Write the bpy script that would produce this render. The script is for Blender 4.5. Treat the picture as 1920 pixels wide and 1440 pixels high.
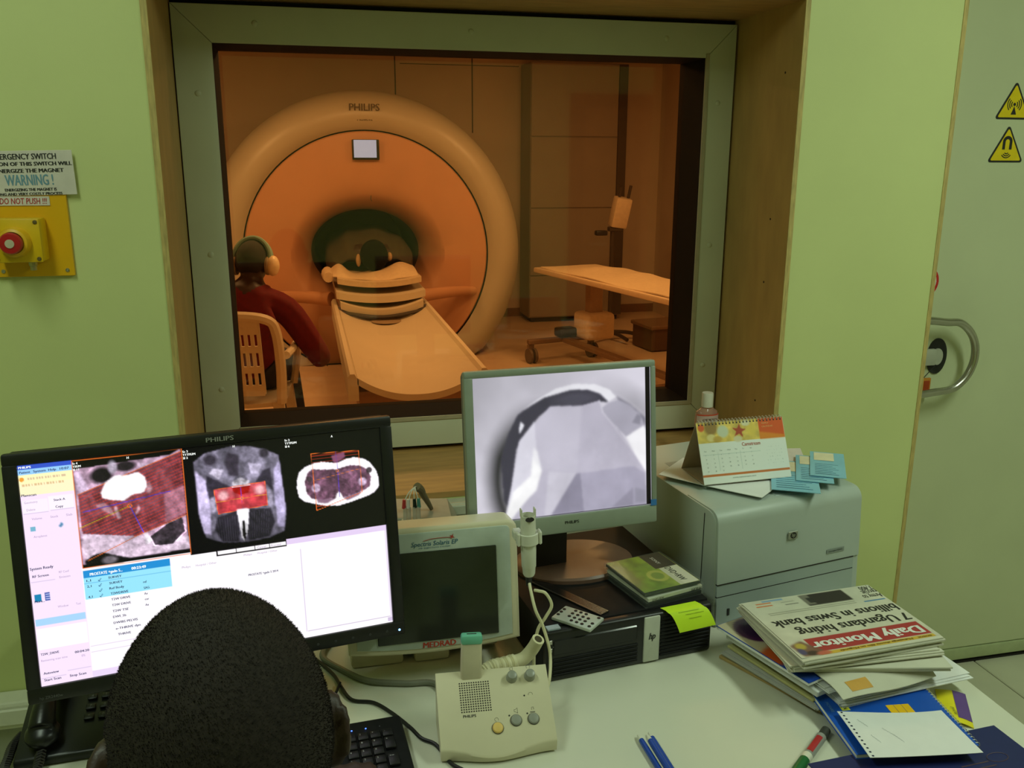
import bpy, bmesh, math, random
import numpy as np
from mathutils import Matrix, Vector

random.seed(7)
RNG = np.random.default_rng(11)
for o in list(bpy.data.objects):
    bpy.data.objects.remove(o, do_unlink=True)
SC = bpy.context.scene
COL = SC.collection
D2R = math.radians

# ------------------------------------------------------------------ camera
F_PX, PITCH, YAW, ROLL = 1660.48, .2494, .2287, -.0037
cam_d = bpy.data.cameras.new('camera')
cam_d.sensor_width = 36.0
cam_d.lens = F_PX / 1920.0 * 36.0
cam_d.clip_start = .02
cam = bpy.data.objects.new('camera', cam_d)
COL.objects.link(cam)
_f = Vector((math.sin(YAW) * math.cos(PITCH), math.cos(YAW) * math.cos(PITCH), -math.sin(PITCH)))
_r = Vector((math.cos(YAW), -math.sin(YAW), 0))
_d = _f.cross(_r)
_r2 = math.cos(ROLL) * _r + math.sin(ROLL) * _d
_d2 = -math.sin(ROLL) * _r + math.cos(ROLL) * _d
m = Matrix(((_r2.x, -_d2.x, -_f.x, 0), (_r2.y, -_d2.y, -_f.y, 0), (_r2.z, -_d2.z, -_f.z, 1.65), (0, 0, 0, 1)))
cam.matrix_world = m
SC.camera = cam

# ------------------------------------------------------------------ world, lights, exposure
SC.view_settings.view_transform = 'Standard'
SC.view_settings.look = 'None'
SC.view_settings.gamma = 1.0
SC.view_settings.use_curve_mapping = False
SC.view_settings.exposure = 0.0
w = bpy.data.worlds.new('world')
SC.world = w
w.use_nodes = True
w.node_tree.nodes['Background'].inputs[0].default_value = (.75, 1.0, .6, 1)
w.node_tree.nodes['Background'].inputs[1].default_value = .02

def area(name, loc, sx, sy, power, color, rot=(0, 0, 0)):
    l = bpy.data.lights.new(name, 'AREA')
    l.shape = 'RECTANGLE'
    l.size, l.size_y, l.energy, l.color = sx, sy, power, color
    o = bpy.data.objects.new(name, l)
    o.location = loc
    o.rotation_euler = rot
    COL.objects.link(o)
    return o

GREENISH = (.82, 1.0, .80)
CEIL_LAMPS = [(-.75, .75), (1.75, .55)]
CEIL_POWER = (12.0, 22.0)
for _k, ((_x, _y), _p) in enumerate(zip(CEIL_LAMPS, CEIL_POWER)):
    area('fluorescent_light', (_x, _y, 2.655), .25, 1.15, _p, GREENISH)
WARM = (1.0, .70, .42)
EXAM_LAMPS = [(.5, 5.4, 23), (2.3, 5.9, 24), (-1.0, 6.0, 18), (1.1, 3.7, 12)]
for _x, _y, _p in EXAM_LAMPS:
    area('exam_room_light', (_x, _y, 2.66), .5, .5, _p, WARM)

# ------------------------------------------------------------------ helpers
def S(r, g, b):
    def f(c):
        c /= 255.0
        return c / 12.92 if c <= .04045 else ((c + .055) / 1.055) ** 2.4
    return (f(r), f(g), f(b), 1.0)

MATS = {}
def mat(name, col, rough=.5, metal=0.0, var=.06, scale=40.0, bump=0.0, bscale=200.0, emit=None, estr=1.0, coat=0.0, spec=.5, stretch=None):
    if name in MATS:
        return MATS[name]
    mt = bpy.data.materials.new(name)
    mt.use_nodes = True
    nt = mt.node_tree
    b = nt.nodes['Principled BSDF']
    b.inputs['Roughness'].default_value = rough
    b.inputs['Metallic'].default_value = metal
    b.inputs['Specular IOR Level'].default_value = spec
    if coat:
        b.inputs['Coat Weight'].default_value = coat
        b.inputs['Coat Roughness'].default_value = .08
    tc = nt.nodes.new('ShaderNodeTexCoord')
    src = tc.outputs['Object']
    if stretch:
        mp = nt.nodes.new('ShaderNodeMapping')
        mp.inputs['Scale'].default_value = stretch
        nt.links.new(src, mp.inputs[0])
        src = mp.outputs[0]
    nz = nt.nodes.new('ShaderNodeTexNoise')
    nz.inputs['Scale'].default_value = scale
    nz.inputs['Detail'].default_value = 4
    nt.links.new(src, nz.inputs['Vector'])
    rp = nt.nodes.new('ShaderNodeValToRGB')
    c0 = tuple(max(0, c * (1 - var)) for c in col[:3]) + (1,)
    c1 = tuple(min(1, c * (1 + var)) for c in col[:3]) + (1,)
    rp.color_ramp.elements[0].position = .3
    rp.color_ramp.elements[1].position = .7
    rp.color_ramp.elements[0].color = c0
    rp.color_ramp.elements[1].color = c1
    nt.links.new(nz.outputs['Fac'], rp.inputs[0])
    nt.links.new(rp.outputs[0], b.inputs['Base Color'])
    if bump:
        n2 = nt.nodes.new('ShaderNodeTexNoise')
        n2.inputs['Scale'].default_value = bscale
        n2.inputs['Detail'].default_value = 3
        nt.links.new(tc.outputs['Object'], n2.inputs['Vector'])
        bp_ = nt.nodes.new('ShaderNodeBump')
        bp_.inputs['Strength'].default_value = bump
        bp_.inputs['Distance'].default_value = .002
        nt.links.new(n2.outputs['Fac'], bp_.inputs['Height'])
        nt.links.new(bp_.outputs[0], b.inputs['Normal'])
    if emit:
        b.inputs['Emission Color'].default_value = emit
        b.inputs['Emission Strength'].default_value = estr
    MATS[name] = mt
    return mt

def attr_mat(name, rough=.5, emit=0.0, coat=0.0):
    if name in MATS:
        return MATS[name]
    mt = bpy.data.materials.new(name)
    mt.use_nodes = True
    nt = mt.node_tree
    b = nt.nodes['Principled BSDF']
    at = nt.nodes.new('ShaderNodeAttribute')
    at.attribute_name = 'Col'
    b.inputs['Roughness'].default_value = rough
    if emit:
        b.inputs['Base Color'].default_value = (.01, .01, .01, 1)
        nt.links.new(at.outputs['Color'], b.inputs['Emission Color'])
        b.inputs['Emission Strength'].default_value = emit
    else:
        nt.links.new(at.outputs['Color'], b.inputs['Base Color'])
    if coat:
        b.inputs['Coat Weight'].default_value = coat
        b.inputs['Coat Roughness'].default_value = .05
    MATS[name] = mt
    return mt

def clear_mat(name, col, alpha_fac=.5, rough=.1, tint=(1, 1, 1, 1)):
    """translucent plastic: transparent mixed with a principled shell"""
    if name in MATS:
        return MATS[name]
    mt = bpy.data.materials.new(name)
    mt.use_nodes = True
    nt = mt.node_tree
    b = nt.nodes['Principled BSDF']
    b.inputs['Base Color'].default_value = col
    b.inputs['Roughness'].default_value = rough
    out = nt.nodes['Material Output']
    tr = nt.nodes.new('ShaderNodeBsdfTransparent')
    tr.inputs[0].default_value = tint
    mx = nt.nodes.new('ShaderNodeMixShader')
    mx.inputs[0].default_value = alpha_fac
    nt.links.new(tr.outputs[0], mx.inputs[1])
    nt.links.new(b.outputs[0], mx.inputs[2])
    nt.links.new(mx.outputs[0], out.inputs[0])
    MATS[name] = mt
    return mt

def TR(x, y, z):
    return Matrix.Translation((x, y, z))
def RX(a):
    return Matrix.Rotation(D2R(a), 4, 'X')
def RY(a):
    return Matrix.Rotation(D2R(a), 4, 'Y')
def RZ(a):
    return Matrix.Rotation(D2R(a), 4, 'Z')
ID = Matrix.Identity(4)

def catmull(pts, n=6):
    P = [Vector(p) for p in pts]
    if len(P) < 3:
        return P
    out = []
    for i in range(len(P) - 1):
        p0 = P[i - 1] if i else P[0] * 2 - P[1]
        p1, p2 = P[i], P[i + 1]
        p3 = P[i + 2] if i + 2 < len(P) else P[-1] * 2 - P[-2]
        for k in range(n):
            t = k / n
            out.append(.5 * ((2 * p1) + (p2 - p0) * t + (2 * p0 - 5 * p1 + 4 * p2 - p3) * t * t + (3 * p1 - p0 - 3 * p2 + p3) * t ** 3))
    out.append(P[-1])
    return out

TXT = None
def text_geo(body, size, offset=0.0, shear=0.0, align='LEFT', space=1.0, res=2):
    global TXT
    if TXT is None:
        cu = bpy.data.curves.new('txt', 'FONT')
        TXT = bpy.data.objects.new('txt', cu)
        COL.objects.link(TXT)
    cu = TXT.data
    cu.body = body
    cu.size = size
    cu.offset = offset
    cu.shear = shear
    cu.align_x = align
    cu.space_character = space
    cu.resolution_u = res
    dg = bpy.context.evaluated_depsgraph_get()
    ev = TXT.evaluated_get(dg)
    me = ev.to_mesh()
    v = [(p.co.x, p.co.y) for p in me.vertices]
    f = [tuple(p.vertices) for p in me.polygons]
    ev.to_mesh_clear()
    return v, f

FINE = ('lettering', '_ink', 'legend', 'numeral', 'writing', 'print_line', '_hole', 'headline', 'strap_line', 'symbol', 'seam', 'gilt')

class MB:
    def __init__(self):
        self.v, self.f = [], []
    def add(self, verts, faces, M=ID):
        o = len(self.v)
        self.v += [tuple(M @ Vector(p)) for p in verts]
        self.f += [tuple(i + o for i in q) for q in faces]
        return self
    def box(self, x0, x1, y0, y1, z0, z1, M=ID):
        v = [(x, y, z) for z in (z0, z1) for y in (y0, y1) for x in (x0, x1)]
        return self.add(v, [(0, 2, 3, 1), (4, 5, 7, 6), (0, 1, 5, 4), (2, 6, 7, 3), (0, 4, 6, 2), (1, 3, 7, 5)], M)
    def rbox(self, x0, x1, y0, y1, z0, z1, r=.004, seg=2, M=ID):
        bm = bmesh.new()
        bmesh.ops.create_cube(bm, size=1)
        for p in bm.verts:
            p.co = Vector(((x0 + x1) / 2 + p.co.x * (x1 - x0), (y0 + y1) / 2 + p.co.y * (y1 - y0), (z0 + z1) / 2 + p.co.z * (z1 - z0)))
        bmesh.ops.bevel(bm, geom=list(bm.edges), offset=min(r, .49 * min(x1 - x0, y1 - y0, z1 - z0)), segments=seg, profile=.5, affect='EDGES', clamp_overlap=True)
        bm.verts.index_update()
        v = [tuple(p.co) for p in bm.verts]
        f = [tuple(q.index for q in fa.verts) for fa in bm.faces]
        bm.free()
        return self.add(v, f, M)
    def cyl(self, p0, p1, r0, r1=None, n=16, M=ID, caps=True):
        r1 = r0 if r1 is None else r1
        p0, p1 = Vector(p0), Vector(p1)
        a = (p1 - p0).normalized()
        t = Vector((0, 0, 1)) if abs(a.z) < .9 else Vector((1, 0, 0))
        u = a.cross(t).normalized()
        w_ = a.cross(u)
        v, f = [], []
        for p, r in ((p0, r0), (p1, r1)):
            for k in range(n):
                an = 2 * math.pi * k / n
                v.append(tuple(p + (u * math.cos(an) + w_ * math.sin(an)) * r))
        for k in range(n):
            f.append((k, k + n, (k + 1) % n + n, (k + 1) % n))
        if caps:
            f.append(tuple(range(n)))
            f.append(tuple(range(2 * n - 1, n - 1, -1)))
        return self.add(v, f, M)
    def tube(self, pts, r, n=8, M=ID, smooth=6, closed=False, rad=None):
        P = catmull(pts, smooth) if smooth > 1 else [Vector(p) for p in pts]
        if closed:
            P = P[:-1]
        N = len(P)
        v, f = [], []
        prev = None
        for i, p in enumerate(P):
            if closed:
                a = (P[(i + 1) % N] - P[i - 1])
            else:
                a = P[min(i + 1, N - 1)] - P[max(i - 1, 0)]
            a = a.normalized() if a.length > 1e-9 else Vector((0, 0, 1))
            if prev is None:
                t = Vector((0, 0, 1)) if abs(a.z) < .9 else Vector((1, 0, 0))
                u = a.cross(t).normalized()
            else:
                u = prev - a * prev.dot(a)
                u = u.normalized() if u.length > 1e-6 else a.orthogonal().normalized()
            prev = u
            w_ = a.cross(u)
            rr = rad(i / max(1, N - 1)) * r if rad else r
            for k in range(n):
                an = 2 * math.pi * k / n
                v.append(tuple(p + (u * math.cos(an) + w_ * math.sin(an)) * rr))
        for i in range(N if closed else N - 1):
            j = (i + 1) % N
            for k in range(n):
                f.append((i * n + k, i * n + (k + 1) % n, j * n + (k + 1) % n, j * n + k))
        if not closed:
            f.append(tuple(range(n - 1, -1, -1)))
            f.append(tuple(range((N - 1) * n, N * n)))
        return self.add(v, f, M)
    def lathe(self, prof, n=32, M=ID, sx=1.0, sy=1.0):
        v, f = [], []
        L = len(prof)
        for r, z in prof:
            for k in range(n):
                a = 2 * math.pi * k / n
                v.append((r * math.cos(a) * sx, r * math.sin(a) * sy, z))
        for i in range(L - 1):
            for k in range(n):
                f.append((i * n + k, i * n + (k + 1) % n, (i + 1) * n + (k + 1) % n, (i + 1) * n + k))
        if prof[0][0] > 1e-6:
            f.append(tuple(range(n - 1, -1, -1)))
        if prof[-1][0] > 1e-6:
            f.append(tuple(range((L - 1) * n, L * n)))
        return self.add(v, f, M)
    def shell(self, prof, n=32, M=ID):
        """lathe without caps"""
        v, f = [], []
        L = len(prof)
        for r, z in prof:
            for k in range(n):
                a = 2 * math.pi * k / n
                v.append((r * math.cos(a), r * math.sin(a), z))
        for i in range(L - 1):
            for k in range(n):
                f.append((i * n + k, i * n + (k + 1) % n, (i + 1) * n + (k + 1) % n, (i + 1) * n + k))
        return self.add(v, f, M)
    def prism(self, poly, z0, z1, M=ID):
        n = len(poly)
        v = [(x, y, z0) for x, y in poly] + [(x, y, z1) for x, y in poly]
        f = [tuple(range(n - 1, -1, -1)), tuple(range(n, 2 * n))]
        f += [(k, (k + 1) % n, (k + 1) % n + n, k + n) for k in range(n)]
        return self.add(v, f, M)
    def grid(self, fn, nu, nv, M=ID, thick=None):
        """fn(u,v)->(x,y,z); with thick a closed slab offset by the vector thick"""
        v = [fn(i / nu, j / nv) for j in range(nv + 1) for i in range(nu + 1)]
        W = nu + 1
        f = [(j * W + i, j * W + i + 1, (j + 1) * W + i + 1, (j + 1) * W + i) for j in range(nv) for i in range(nu)]
        if thick:
            n = len(v)
            v2 = [(p[0] + thick[0], p[1] + thick[1], p[2] + thick[2]) for p in v]
            f2 = [tuple(q + n for q in reversed(a)) for a in f]
            ring = [i for i in range(W)] + [j * W + nu for j in range(1, nv + 1)] + [nv * W + i for i in range(nu - 1, -1, -1)] + [j * W for j in range(nv - 1, 0, -1)]
            f3 = [(ring[(k + 1) % len(ring)], ring[k], ring[k] + n, ring[(k + 1) % len(ring)] + n) for k in range(len(ring))]
            v, f = v + v2, f + f2 + f3
        return self.add(v, f, M)
    def ell(self, c, r, M=ID, nu=16, nv=10):
        v, f = [], []
        for j in range(nv + 1):
            t = math.pi * j / nv
            for i in range(nu):
                a = 2 * math.pi * i / nu
                v.append((c[0] + r[0] * math.sin(t) * math.cos(a), c[1] + r[1] * math.sin(t) * math.sin(a), c[2] + r[2] * math.cos(t)))
        for j in range(nv):
            for i in range(nu):
                f.append((j * nu + i, (j + 1) * nu + i, (j + 1) * nu + (i + 1) % nu, j * nu + (i + 1) % nu))
        return self.add(v, f, M)
    def text(self, body, M, size=None, width=None, cap=None, x=0.0, y=0.0, align='LEFT', bold=0.0, shear=0.0, depth=0.0, res=2):
        """text in the xy plane of M; width fixes the line's length, cap the capital height"""
        sz = size if size else (cap / .69 if cap else .01)
        v, f = text_geo(body, 1.0, 0.0, shear, 'LEFT', 1.0, res)
        if not v:
            return self
        lay = [0.0] * len(v)
        if bold > 0:
            n = len(v)
            lay = [k * 6e-5 for k in range(3) for _ in range(n)]
            v = [(p[0] + d, p[1]) for d in (-bold, 0, bold) for p in v]
            f = [tuple(i + k * n for i in q) for k in range(3) for q in f]
        xs = [p[0] for p in v]
        x0, x1 = min(xs), max(xs)
        sx = width / (x1 - x0) if width else sz
        ww = (x1 - x0) * sx
        off = {'LEFT': 0, 'CENTER': -ww / 2, 'RIGHT': -ww}[align]
        return self.add([((p[0] - x0) * sx + off + x, p[1] * sz + y, depth + dz) for p, dz in zip(v, lay)], f, M)
    def build(self, name, material, parent=None, smooth=True, angle=35, kind=None):
        me = bpy.data.meshes.new(name)
        me.from_pydata(self.v, [], self.f)
        me.materials.append(material)
        if smooth:
            me.polygons.foreach_set('use_smooth', [True] * len(me.polygons))
            me.set_sharp_from_angle(angle=D2R(angle))
        me.update()
        if kind is None and any(t in name for t in FINE):
            kind = 'stuff'
        return link(name, me, parent, kind)

def link(name, me, parent=None, kind=None):
    o = bpy.data.objects.new(name, me)
    COL.objects.link(o)
    if parent is not None:
        o.parent = parent
    if kind:
        o['kind'] = kind
    return o

def tag(o, label, cat, group=None):
    o['label'] = label
    o['category'] = cat
    if group:
        o['group'] = group
    return o

def thing(name, label, cat, loc=(0, 0, 0), rz=0.0, group=None):
    o = bpy.data.objects.new(name, None)
    o.empty_display_size = .05
    COL.objects.link(o)
    o.location = loc
    o.rotation_euler = (0, 0, D2R(rz))
    return tag(o, label, cat, group)

def struct(name, mb, material, parent=None, smooth=False):
    o = mb.build(name, material, parent, smooth)
    if parent is None:
        o['kind'] = 'structure'
    return o

def share(name, me, parent, loc=(0, 0, 0), rz=0.0):
    o = bpy.data.objects.new(name, me)
    COL.objects.link(o)
    o.parent = parent
    o.location = loc
    o.rotation_euler = (0, 0, rz)
    return o

def mesh_of(mb, name, material, smooth=True, angle=35):
    me = bpy.data.meshes.new(name)
    me.from_pydata(mb.v, [], mb.f)
    me.materials.append(material)
    if smooth:
        me.polygons.foreach_set('use_smooth', [True] * len(me.polygons))
        me.set_sharp_from_angle(angle=D2R(angle))
    me.update()
    return me

# ---- flat print: a picture drawn in code, stored as colours on a fine grid
def lin(a):
    a = np.clip(a, 0, 1.6)
    return np.where(a <= .04045, a / 12.92, ((a + .055) / 1.055) ** 2.4)

class Paint:
    def __init__(self, w, h, base=(0, 0, 0)):
        self.w, self.h = w, h
        self.a = np.zeros((h, w, 3)) + np.array(base, float) / 255
        self.U, self.V = np.meshgrid(np.linspace(0, 1, w), np.linspace(0, 1, h))
    def blur(self, m_, n):
        for _ in range(n):
            p = np.pad(m_, 1, mode='edge')
            m_ = (p[1:-1, 1:-1] * 2 + p[:-2, 1:-1] + p[2:, 1:-1] + p[1:-1, :-2] + p[1:-1, 2:]) / 6
        return m_
    def mask_poly(self, pts, soft=1):
        ins = np.zeros(self.U.shape, bool)
        n = len(pts)
        for i in range(n):
            (x0, y0), (x1, y1) = pts[i], pts[(i + 1) % n]
            if y0 == y1:
                continue
            c = ((y0 > self.V) != (y1 > self.V)) & (self.U < (x1 - x0) * (self.V - y0) / (y1 - y0) + x0)
            ins ^= c
        return self.blur(ins.astype(float), soft)
    def mask_ell(self, c, rx, ry, soft=.15, rot=0.0):
        dx, dy = self.U - c[0], self.V - c[1]
        co, si = math.cos(rot), math.sin(rot)
        asp = self.h / self.w
        dy = dy * asp
        X, Y = dx * co + dy * si, -dx * si + dy * co
        d = np.sqrt((X / rx) ** 2 + (Y / (ry * asp)) ** 2)
        return np.clip((1 + soft / 2 - d) / max(soft, 1e-3), 0, 1)
    def mask_line(self, p, q, wd):
        asp = self.h / self.w
        ax, ay, bx, by = p[0], p[1] * asp, q[0], q[1] * asp
        dx, dy = bx - ax, by - ay
        L = dx * dx + dy * dy + 1e-12
        t = np.clip(((self.U - ax) * dx + (self.V * asp - ay) * dy) / L, 0, 1)
        d = np.hypot(self.U - ax - t * dx, self.V * asp - ay - t * dy)
        return np.clip(1.5 - d / wd, 0, 1)
    def put(self, m_, col, al=1.0):
        m_ = (m_ * al)[..., None]
        self.a = self.a * (1 - m_) + np.array(col, float) / 255 * m_
        return self
    def poly(self, pts, col, al=1.0, soft=1):
        return self.put(self.mask_poly(pts, soft), col, al)
    def rect(self, u0, v0, u1, v1, col, al=1.0, soft=0):
        return self.poly([(u0, v0), (u1, v0), (u1, v1), (u0, v1)], col, al, soft)
    def ell(self, c, rx, ry, col, al=1.0, soft=.15, rot=0.0):
        return self.put(self.mask_ell(c, rx, ry, soft, rot), col, al)
    def line(self, p, q, wd, col, al=1.0):
        return self.put(self.mask_line(p, q, wd), col, al)
    def noise(self, scale, seed=0):
        r = np.random.default_rng(seed)
        out = np.zeros((self.h, self.w))
        amp = 1.0
        tot = 0
        for k in range(3):
            nx, ny = int(scale * 2 ** k) + 2, int(scale * 2 ** k * self.h / self.w) + 2
            g = r.random((ny, nx))
            x = np.linspace(0, nx - 1.001, self.w)
            y = np.linspace(0, ny - 1.001, self.h)
            xi, yi = x.astype(int), y.astype(int)
            fx, fy = x - xi, (y - yi)[:, None]
            t = g[np.ix_(yi, xi)] * (1 - fx) + g[np.ix_(yi, xi + 1)] * fx
            b = g[np.ix_(yi + 1, xi)] * (1 - fx) + g[np.ix_(yi + 1, xi + 1)] * fx
            out += amp * (t * (1 - fy) + b * fy)
            tot += amp
            amp *= .55
        return out / tot
    def modulate(self, m_, n, lo, hi):
        k = (lo + (hi - lo) * n) * m_ + (1 - m_)
        self.a = self.a * k[..., None]
        return self
    def mesh(self, name, fn, material, parent=None):
        """fn maps arrays U,V (v down) to x,y,z arrays"""
        X, Y, Z = fn(self.U, self.V)
        co = np.stack([X, Y, Z], -1).reshape(-1, 3)
        W, H = self.w, self.h
        i = np.arange((H - 1) * (W - 1))
        r, c = i // (W - 1), i % (W - 1)
        q = np.stack([r * W + c, (r + 1) * W + c, (r + 1) * W + c + 1, r * W + c + 1], -1)
        me = bpy.data.meshes.new(name)
        me.vertices.add(len(co))
        me.vertices.foreach_set('co', co.astype(np.float32).ravel())
        me.loops.add(q.size)
        me.loops.foreach_set('vertex_index', q.astype(np.int32).ravel())
        me.polygons.add(len(q))
        me.polygons.foreach_set('loop_start', np.arange(0, q.size, 4, dtype=np.int32))
        me.update(calc_edges=True)
        at = me.color_attributes.new('Col', 'FLOAT_COLOR', 'POINT')
        rgba = np.ones((W * H, 4), np.float32)
        rgba[:, :3] = lin(self.a).reshape(-1, 3)
        at.data.foreach_set('color', rgba.ravel())
        me.materials.append(material)
        me.polygons.foreach_set('use_smooth', [True] * len(me.polygons))
        me.update()
        return link(name, me, parent)
# ------------------------------------------------------------------ materials
M_GREEN = mat('green_paint', S(208, 216, 148), .55, var=.035, scale=3.0, bump=.08, bscale=500)
M_CREAM = mat('pale_wall', S(214, 214, 190), .6, var=.03, scale=3)
M_WOOD = mat('reveal_plywood', S(188, 154, 92), .55, var=.10, scale=5, stretch=(4, 4, 1.2), bump=.1, bscale=120)
M_SILLW = mat('sill_plywood', S(182, 142, 84), .5, var=.16, scale=7, stretch=(1.2, 8, 8), bump=.1, bscale=120)
M_EDGE = mat('cut_wood_edge', S(190, 168, 104), .6, var=.2, scale=30, stretch=(8, 8, 1))
M_ALU = mat('window_frame_enamel', S(204, 206, 176), .45, var=.03, scale=8)
M_DARKGAP = mat('dark_gap', S(30, 24, 18), .8)
M_JAMB = mat('dark_brown_jamb', S(22, 15, 11), .85, var=.1, spec=.2)
M_DOOR = mat('door_enamel', S(206, 212, 172), .5, var=.03, scale=4, bump=.05, bscale=700)
M_TILE = mat('floor_tile', S(206, 204, 182), .3, var=.05, scale=6)
M_GROUT = mat('floor_grout', S(120, 116, 98), .9)
M_VINYL = mat('exam_vinyl', S(214, 184, 150), .35, var=.06, scale=5)
M_EXWALL = mat('exam_wall', S(206, 186, 160), .6, var=.03, scale=3)
M_DESK = mat('desk_laminate', S(216, 216, 198), .38, var=.025, scale=5, bump=.03, bscale=900)
M_STEEL = mat('brushed_steel', S(190, 188, 178), .28, 1.0, var=.05)
M_WHITEPL = mat('white_plastic', S(222, 222, 206), .45, var=.03)
M_BEIGE = mat('beige_plastic', S(216, 208, 178), .45, var=.03, scale=15)
M_BLACKPL = mat('black_plastic', S(26, 26, 27), .38, var=.15, scale=60)
M_BLACK2 = mat('black_textured', S(20, 20, 21), .6, var=.2, scale=90, spec=.22)
M_GLOSSBLK = mat('gloss_black', S(12, 12, 13), .12)
M_DARKTXT = mat('dark_print', S(34, 34, 32), .6)
M_WHITETXT = mat('white_print', S(226, 226, 222), .6)
M_PAPER = mat('white_paper', S(232, 233, 232), .7, var=.02)
M_NEWS = mat('newsprint', S(205, 203, 184), .8, var=.05, scale=20)
M_YELLOW = mat('yellow_paint', S(228, 172, 8), .4, var=.05, scale=10)
M_RED = mat('red_plastic', S(176, 24, 30), .35, var=.05)

# ------------------------------------------------------------------ room shell
YW, YF, YG = 2.03, 2.36, 2.50          # green wall face, window frame face, pane
XL, XR, ZB, ZT = -.298, 1.194, .840, 2.030   # opening in the green lining
XE = 1.612                               # end of the green lining
RXL, RXR, RYB, RZT = -2.4, 3.4, -1.8, 2.75

# floor: grout bed and tiles laid one by one
b = MB().box(RXL, RXR, RYB, 2.30, -.05, -.006)
floor = struct('floor', b, M_GROUT)
tile_me = mesh_of(MB().rbox(-.2225, .2225, -.2225, .2225, -.012, 0, .003, 1), 'tile', M_TILE)
ny = 0
y = 2.30 - .225
while y > RYB:
    x = 1.02 - .45 * 7
    while x < RXR - .1:
        if RXL + .2 < x and y - .2225 > RYB:
            share('tile', tile_me, floor, (x, y, 0))
        x += .45
    y -= .45

w_ = MB()
w_.box(RXL, XL, YW, YW + .03, 0, RZT)
w_.box(XR, XE, YW, YW + .03, 0, RZT)
w_.box(XL, XR, YW, YW + .03, ZT, RZT)
w_.box(XL, XR, YW, YW + .03, 0, ZB)
struct('wall_front', w_, M_GREEN)
struct('trim_1', MB().box(XL, XL + .014, YW - .001, YF + .03, ZB + .014, ZT), M_WOOD)
struct('trim_2', MB().box(XR - .014, XR, YW - .001, YF + .03, ZB + .014, ZT), M_WOOD)
struct('trim_3', MB().box(XL, XR, YW - .001, YF + .03, ZT - .014, ZT + .0), M_SILLW)
struct('trim_4', MB().box(XL, XR, YW - .001, YF + .03, ZB, ZB + .015), M_SILLW)
# bare cut edges of the boards facing the room
e = MB()
e.box(XL + .0005, XL + .0135, YW - .0022, YW - .001, ZB, ZT)
struct('trim_5', e, M_EDGE)
e = MB()
e.box(XR - .0135, XR - .0005, YW - .0022, YW - .001, ZB, ZT)
struct('trim_6', e, M_EDGE)
# nail holes in the right reveal
nh = MB()
for (yy, zz) in ((2.10, 1.858), (2.13, 1.335), (2.13, 1.01), (2.12, 1.50)):
    nh.cyl((XR - .0145, yy, zz), (XR - .0138, yy, zz), .003, n=8)
t2 = bpy.data.objects['trim_2']
nh.build('nail_hole', M_DARKGAP, t2)
# end of the green lining beside the door: wooden edge and return
struct('trim_7', MB().box(XE, XE + .012, YW - .002, YW + .032, 0, RZT), M_EDGE)
struct('wall_return', MB().box(XE - .02, XE, YW + .03, 2.30, 0, RZT), M_EXWALL)

# plastic cable trunking on the wall: one run under the sill, a low one at the left with sockets
t = struct('trim_8', MB().rbox(-.20, .86, 1.985, YW, .70, .838, .006, 1), mat('trunking_grey', S(186, 190, 168), .5))
struct('lid', MB().rbox(-.20, .86, 1.975, 1.985, .812, .838, .003, 1), mat('trunking_grey', S(186, 190, 168)), t)
t = struct('trim_9', MB().rbox(-2.3, -.42, 1.97, YW, .385, .452, .008, 2), M_WHITEPL)
struct('lid', MB().rbox(-2.3, -.42, 1.962, 1.97, .40, .44, .003, 1), M_WHITEPL, t)
sp = thing('wall_socket', 'grey double wall socket below the white trunking at the left', 'socket', (-.73, YW, .30))
MB().rbox(-.11, .11, -.03, 0, -.07, .075, .006, 2).build('face_plate', mat('socket_grey', S(170, 172, 158), .5), sp)
s_ = MB()
for xx in (-.06, .05):
    for dx, dz in ((-.012, -.01), (.012, -.01), (0, .015)):
        s_.rbox(xx + dx - .003, xx + dx + .003, -.0315, -.029, dz - .005, dz + .005, .0005, 1)
s_.build('socket_hole', M_DARKGAP, sp)

# walls behind and beside the camera, ceiling
struct('wall_left', MB().box(RXL - .05, RXL, RYB, YW + .03, 0, RZT), M_GREEN)
struct('wall_right', MB().box(RXR, RXR + .05, RYB, 2.30, 0, RZT), M_CREAM)
struct('wall_back', MB().box(RXL, RXR, RYB - .05, RYB, 0, RZT), M_GREEN)
struct('ceiling', MB().box(RXL - .05, RXR + .05, RYB - .05, 2.40, RZT, RZT + .05), M_CREAM)
# brown door on the back wall (seen mirrored in the pane)
M_BRDOOR = mat('varnished_brown', S(92, 40, 22), .35, var=.15, scale=6, stretch=(6, 6, .8))
M_BRDOOR2 = mat('varnished_brown_panel', S(158, 92, 54), .35, var=.12, scale=6, stretch=(6, 6, .8))
d2 = struct('door_2', MB().box(2.13, 3.10, RYB, RYB + .04, .01, 2.03), M_BRDOOR2)
fr = MB()
fr.box(2.03, 2.13, RYB, RYB + .07, 0, 2.13).box(3.10, 3.20, RYB, RYB + .07, 0, 2.13).box(2.13, 3.10, RYB, RYB + .07, 2.03, 2.13)
struct('door_frame', fr, M_BRDOOR, d2)
struct('door_handle', MB().tube([(2.2, RYB + .04, 1.0), (2.2, RYB + .09, 1.0), (2.32, RYB + .09, 1.0)], .01, smooth=1), M_STEEL, d2)

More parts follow.
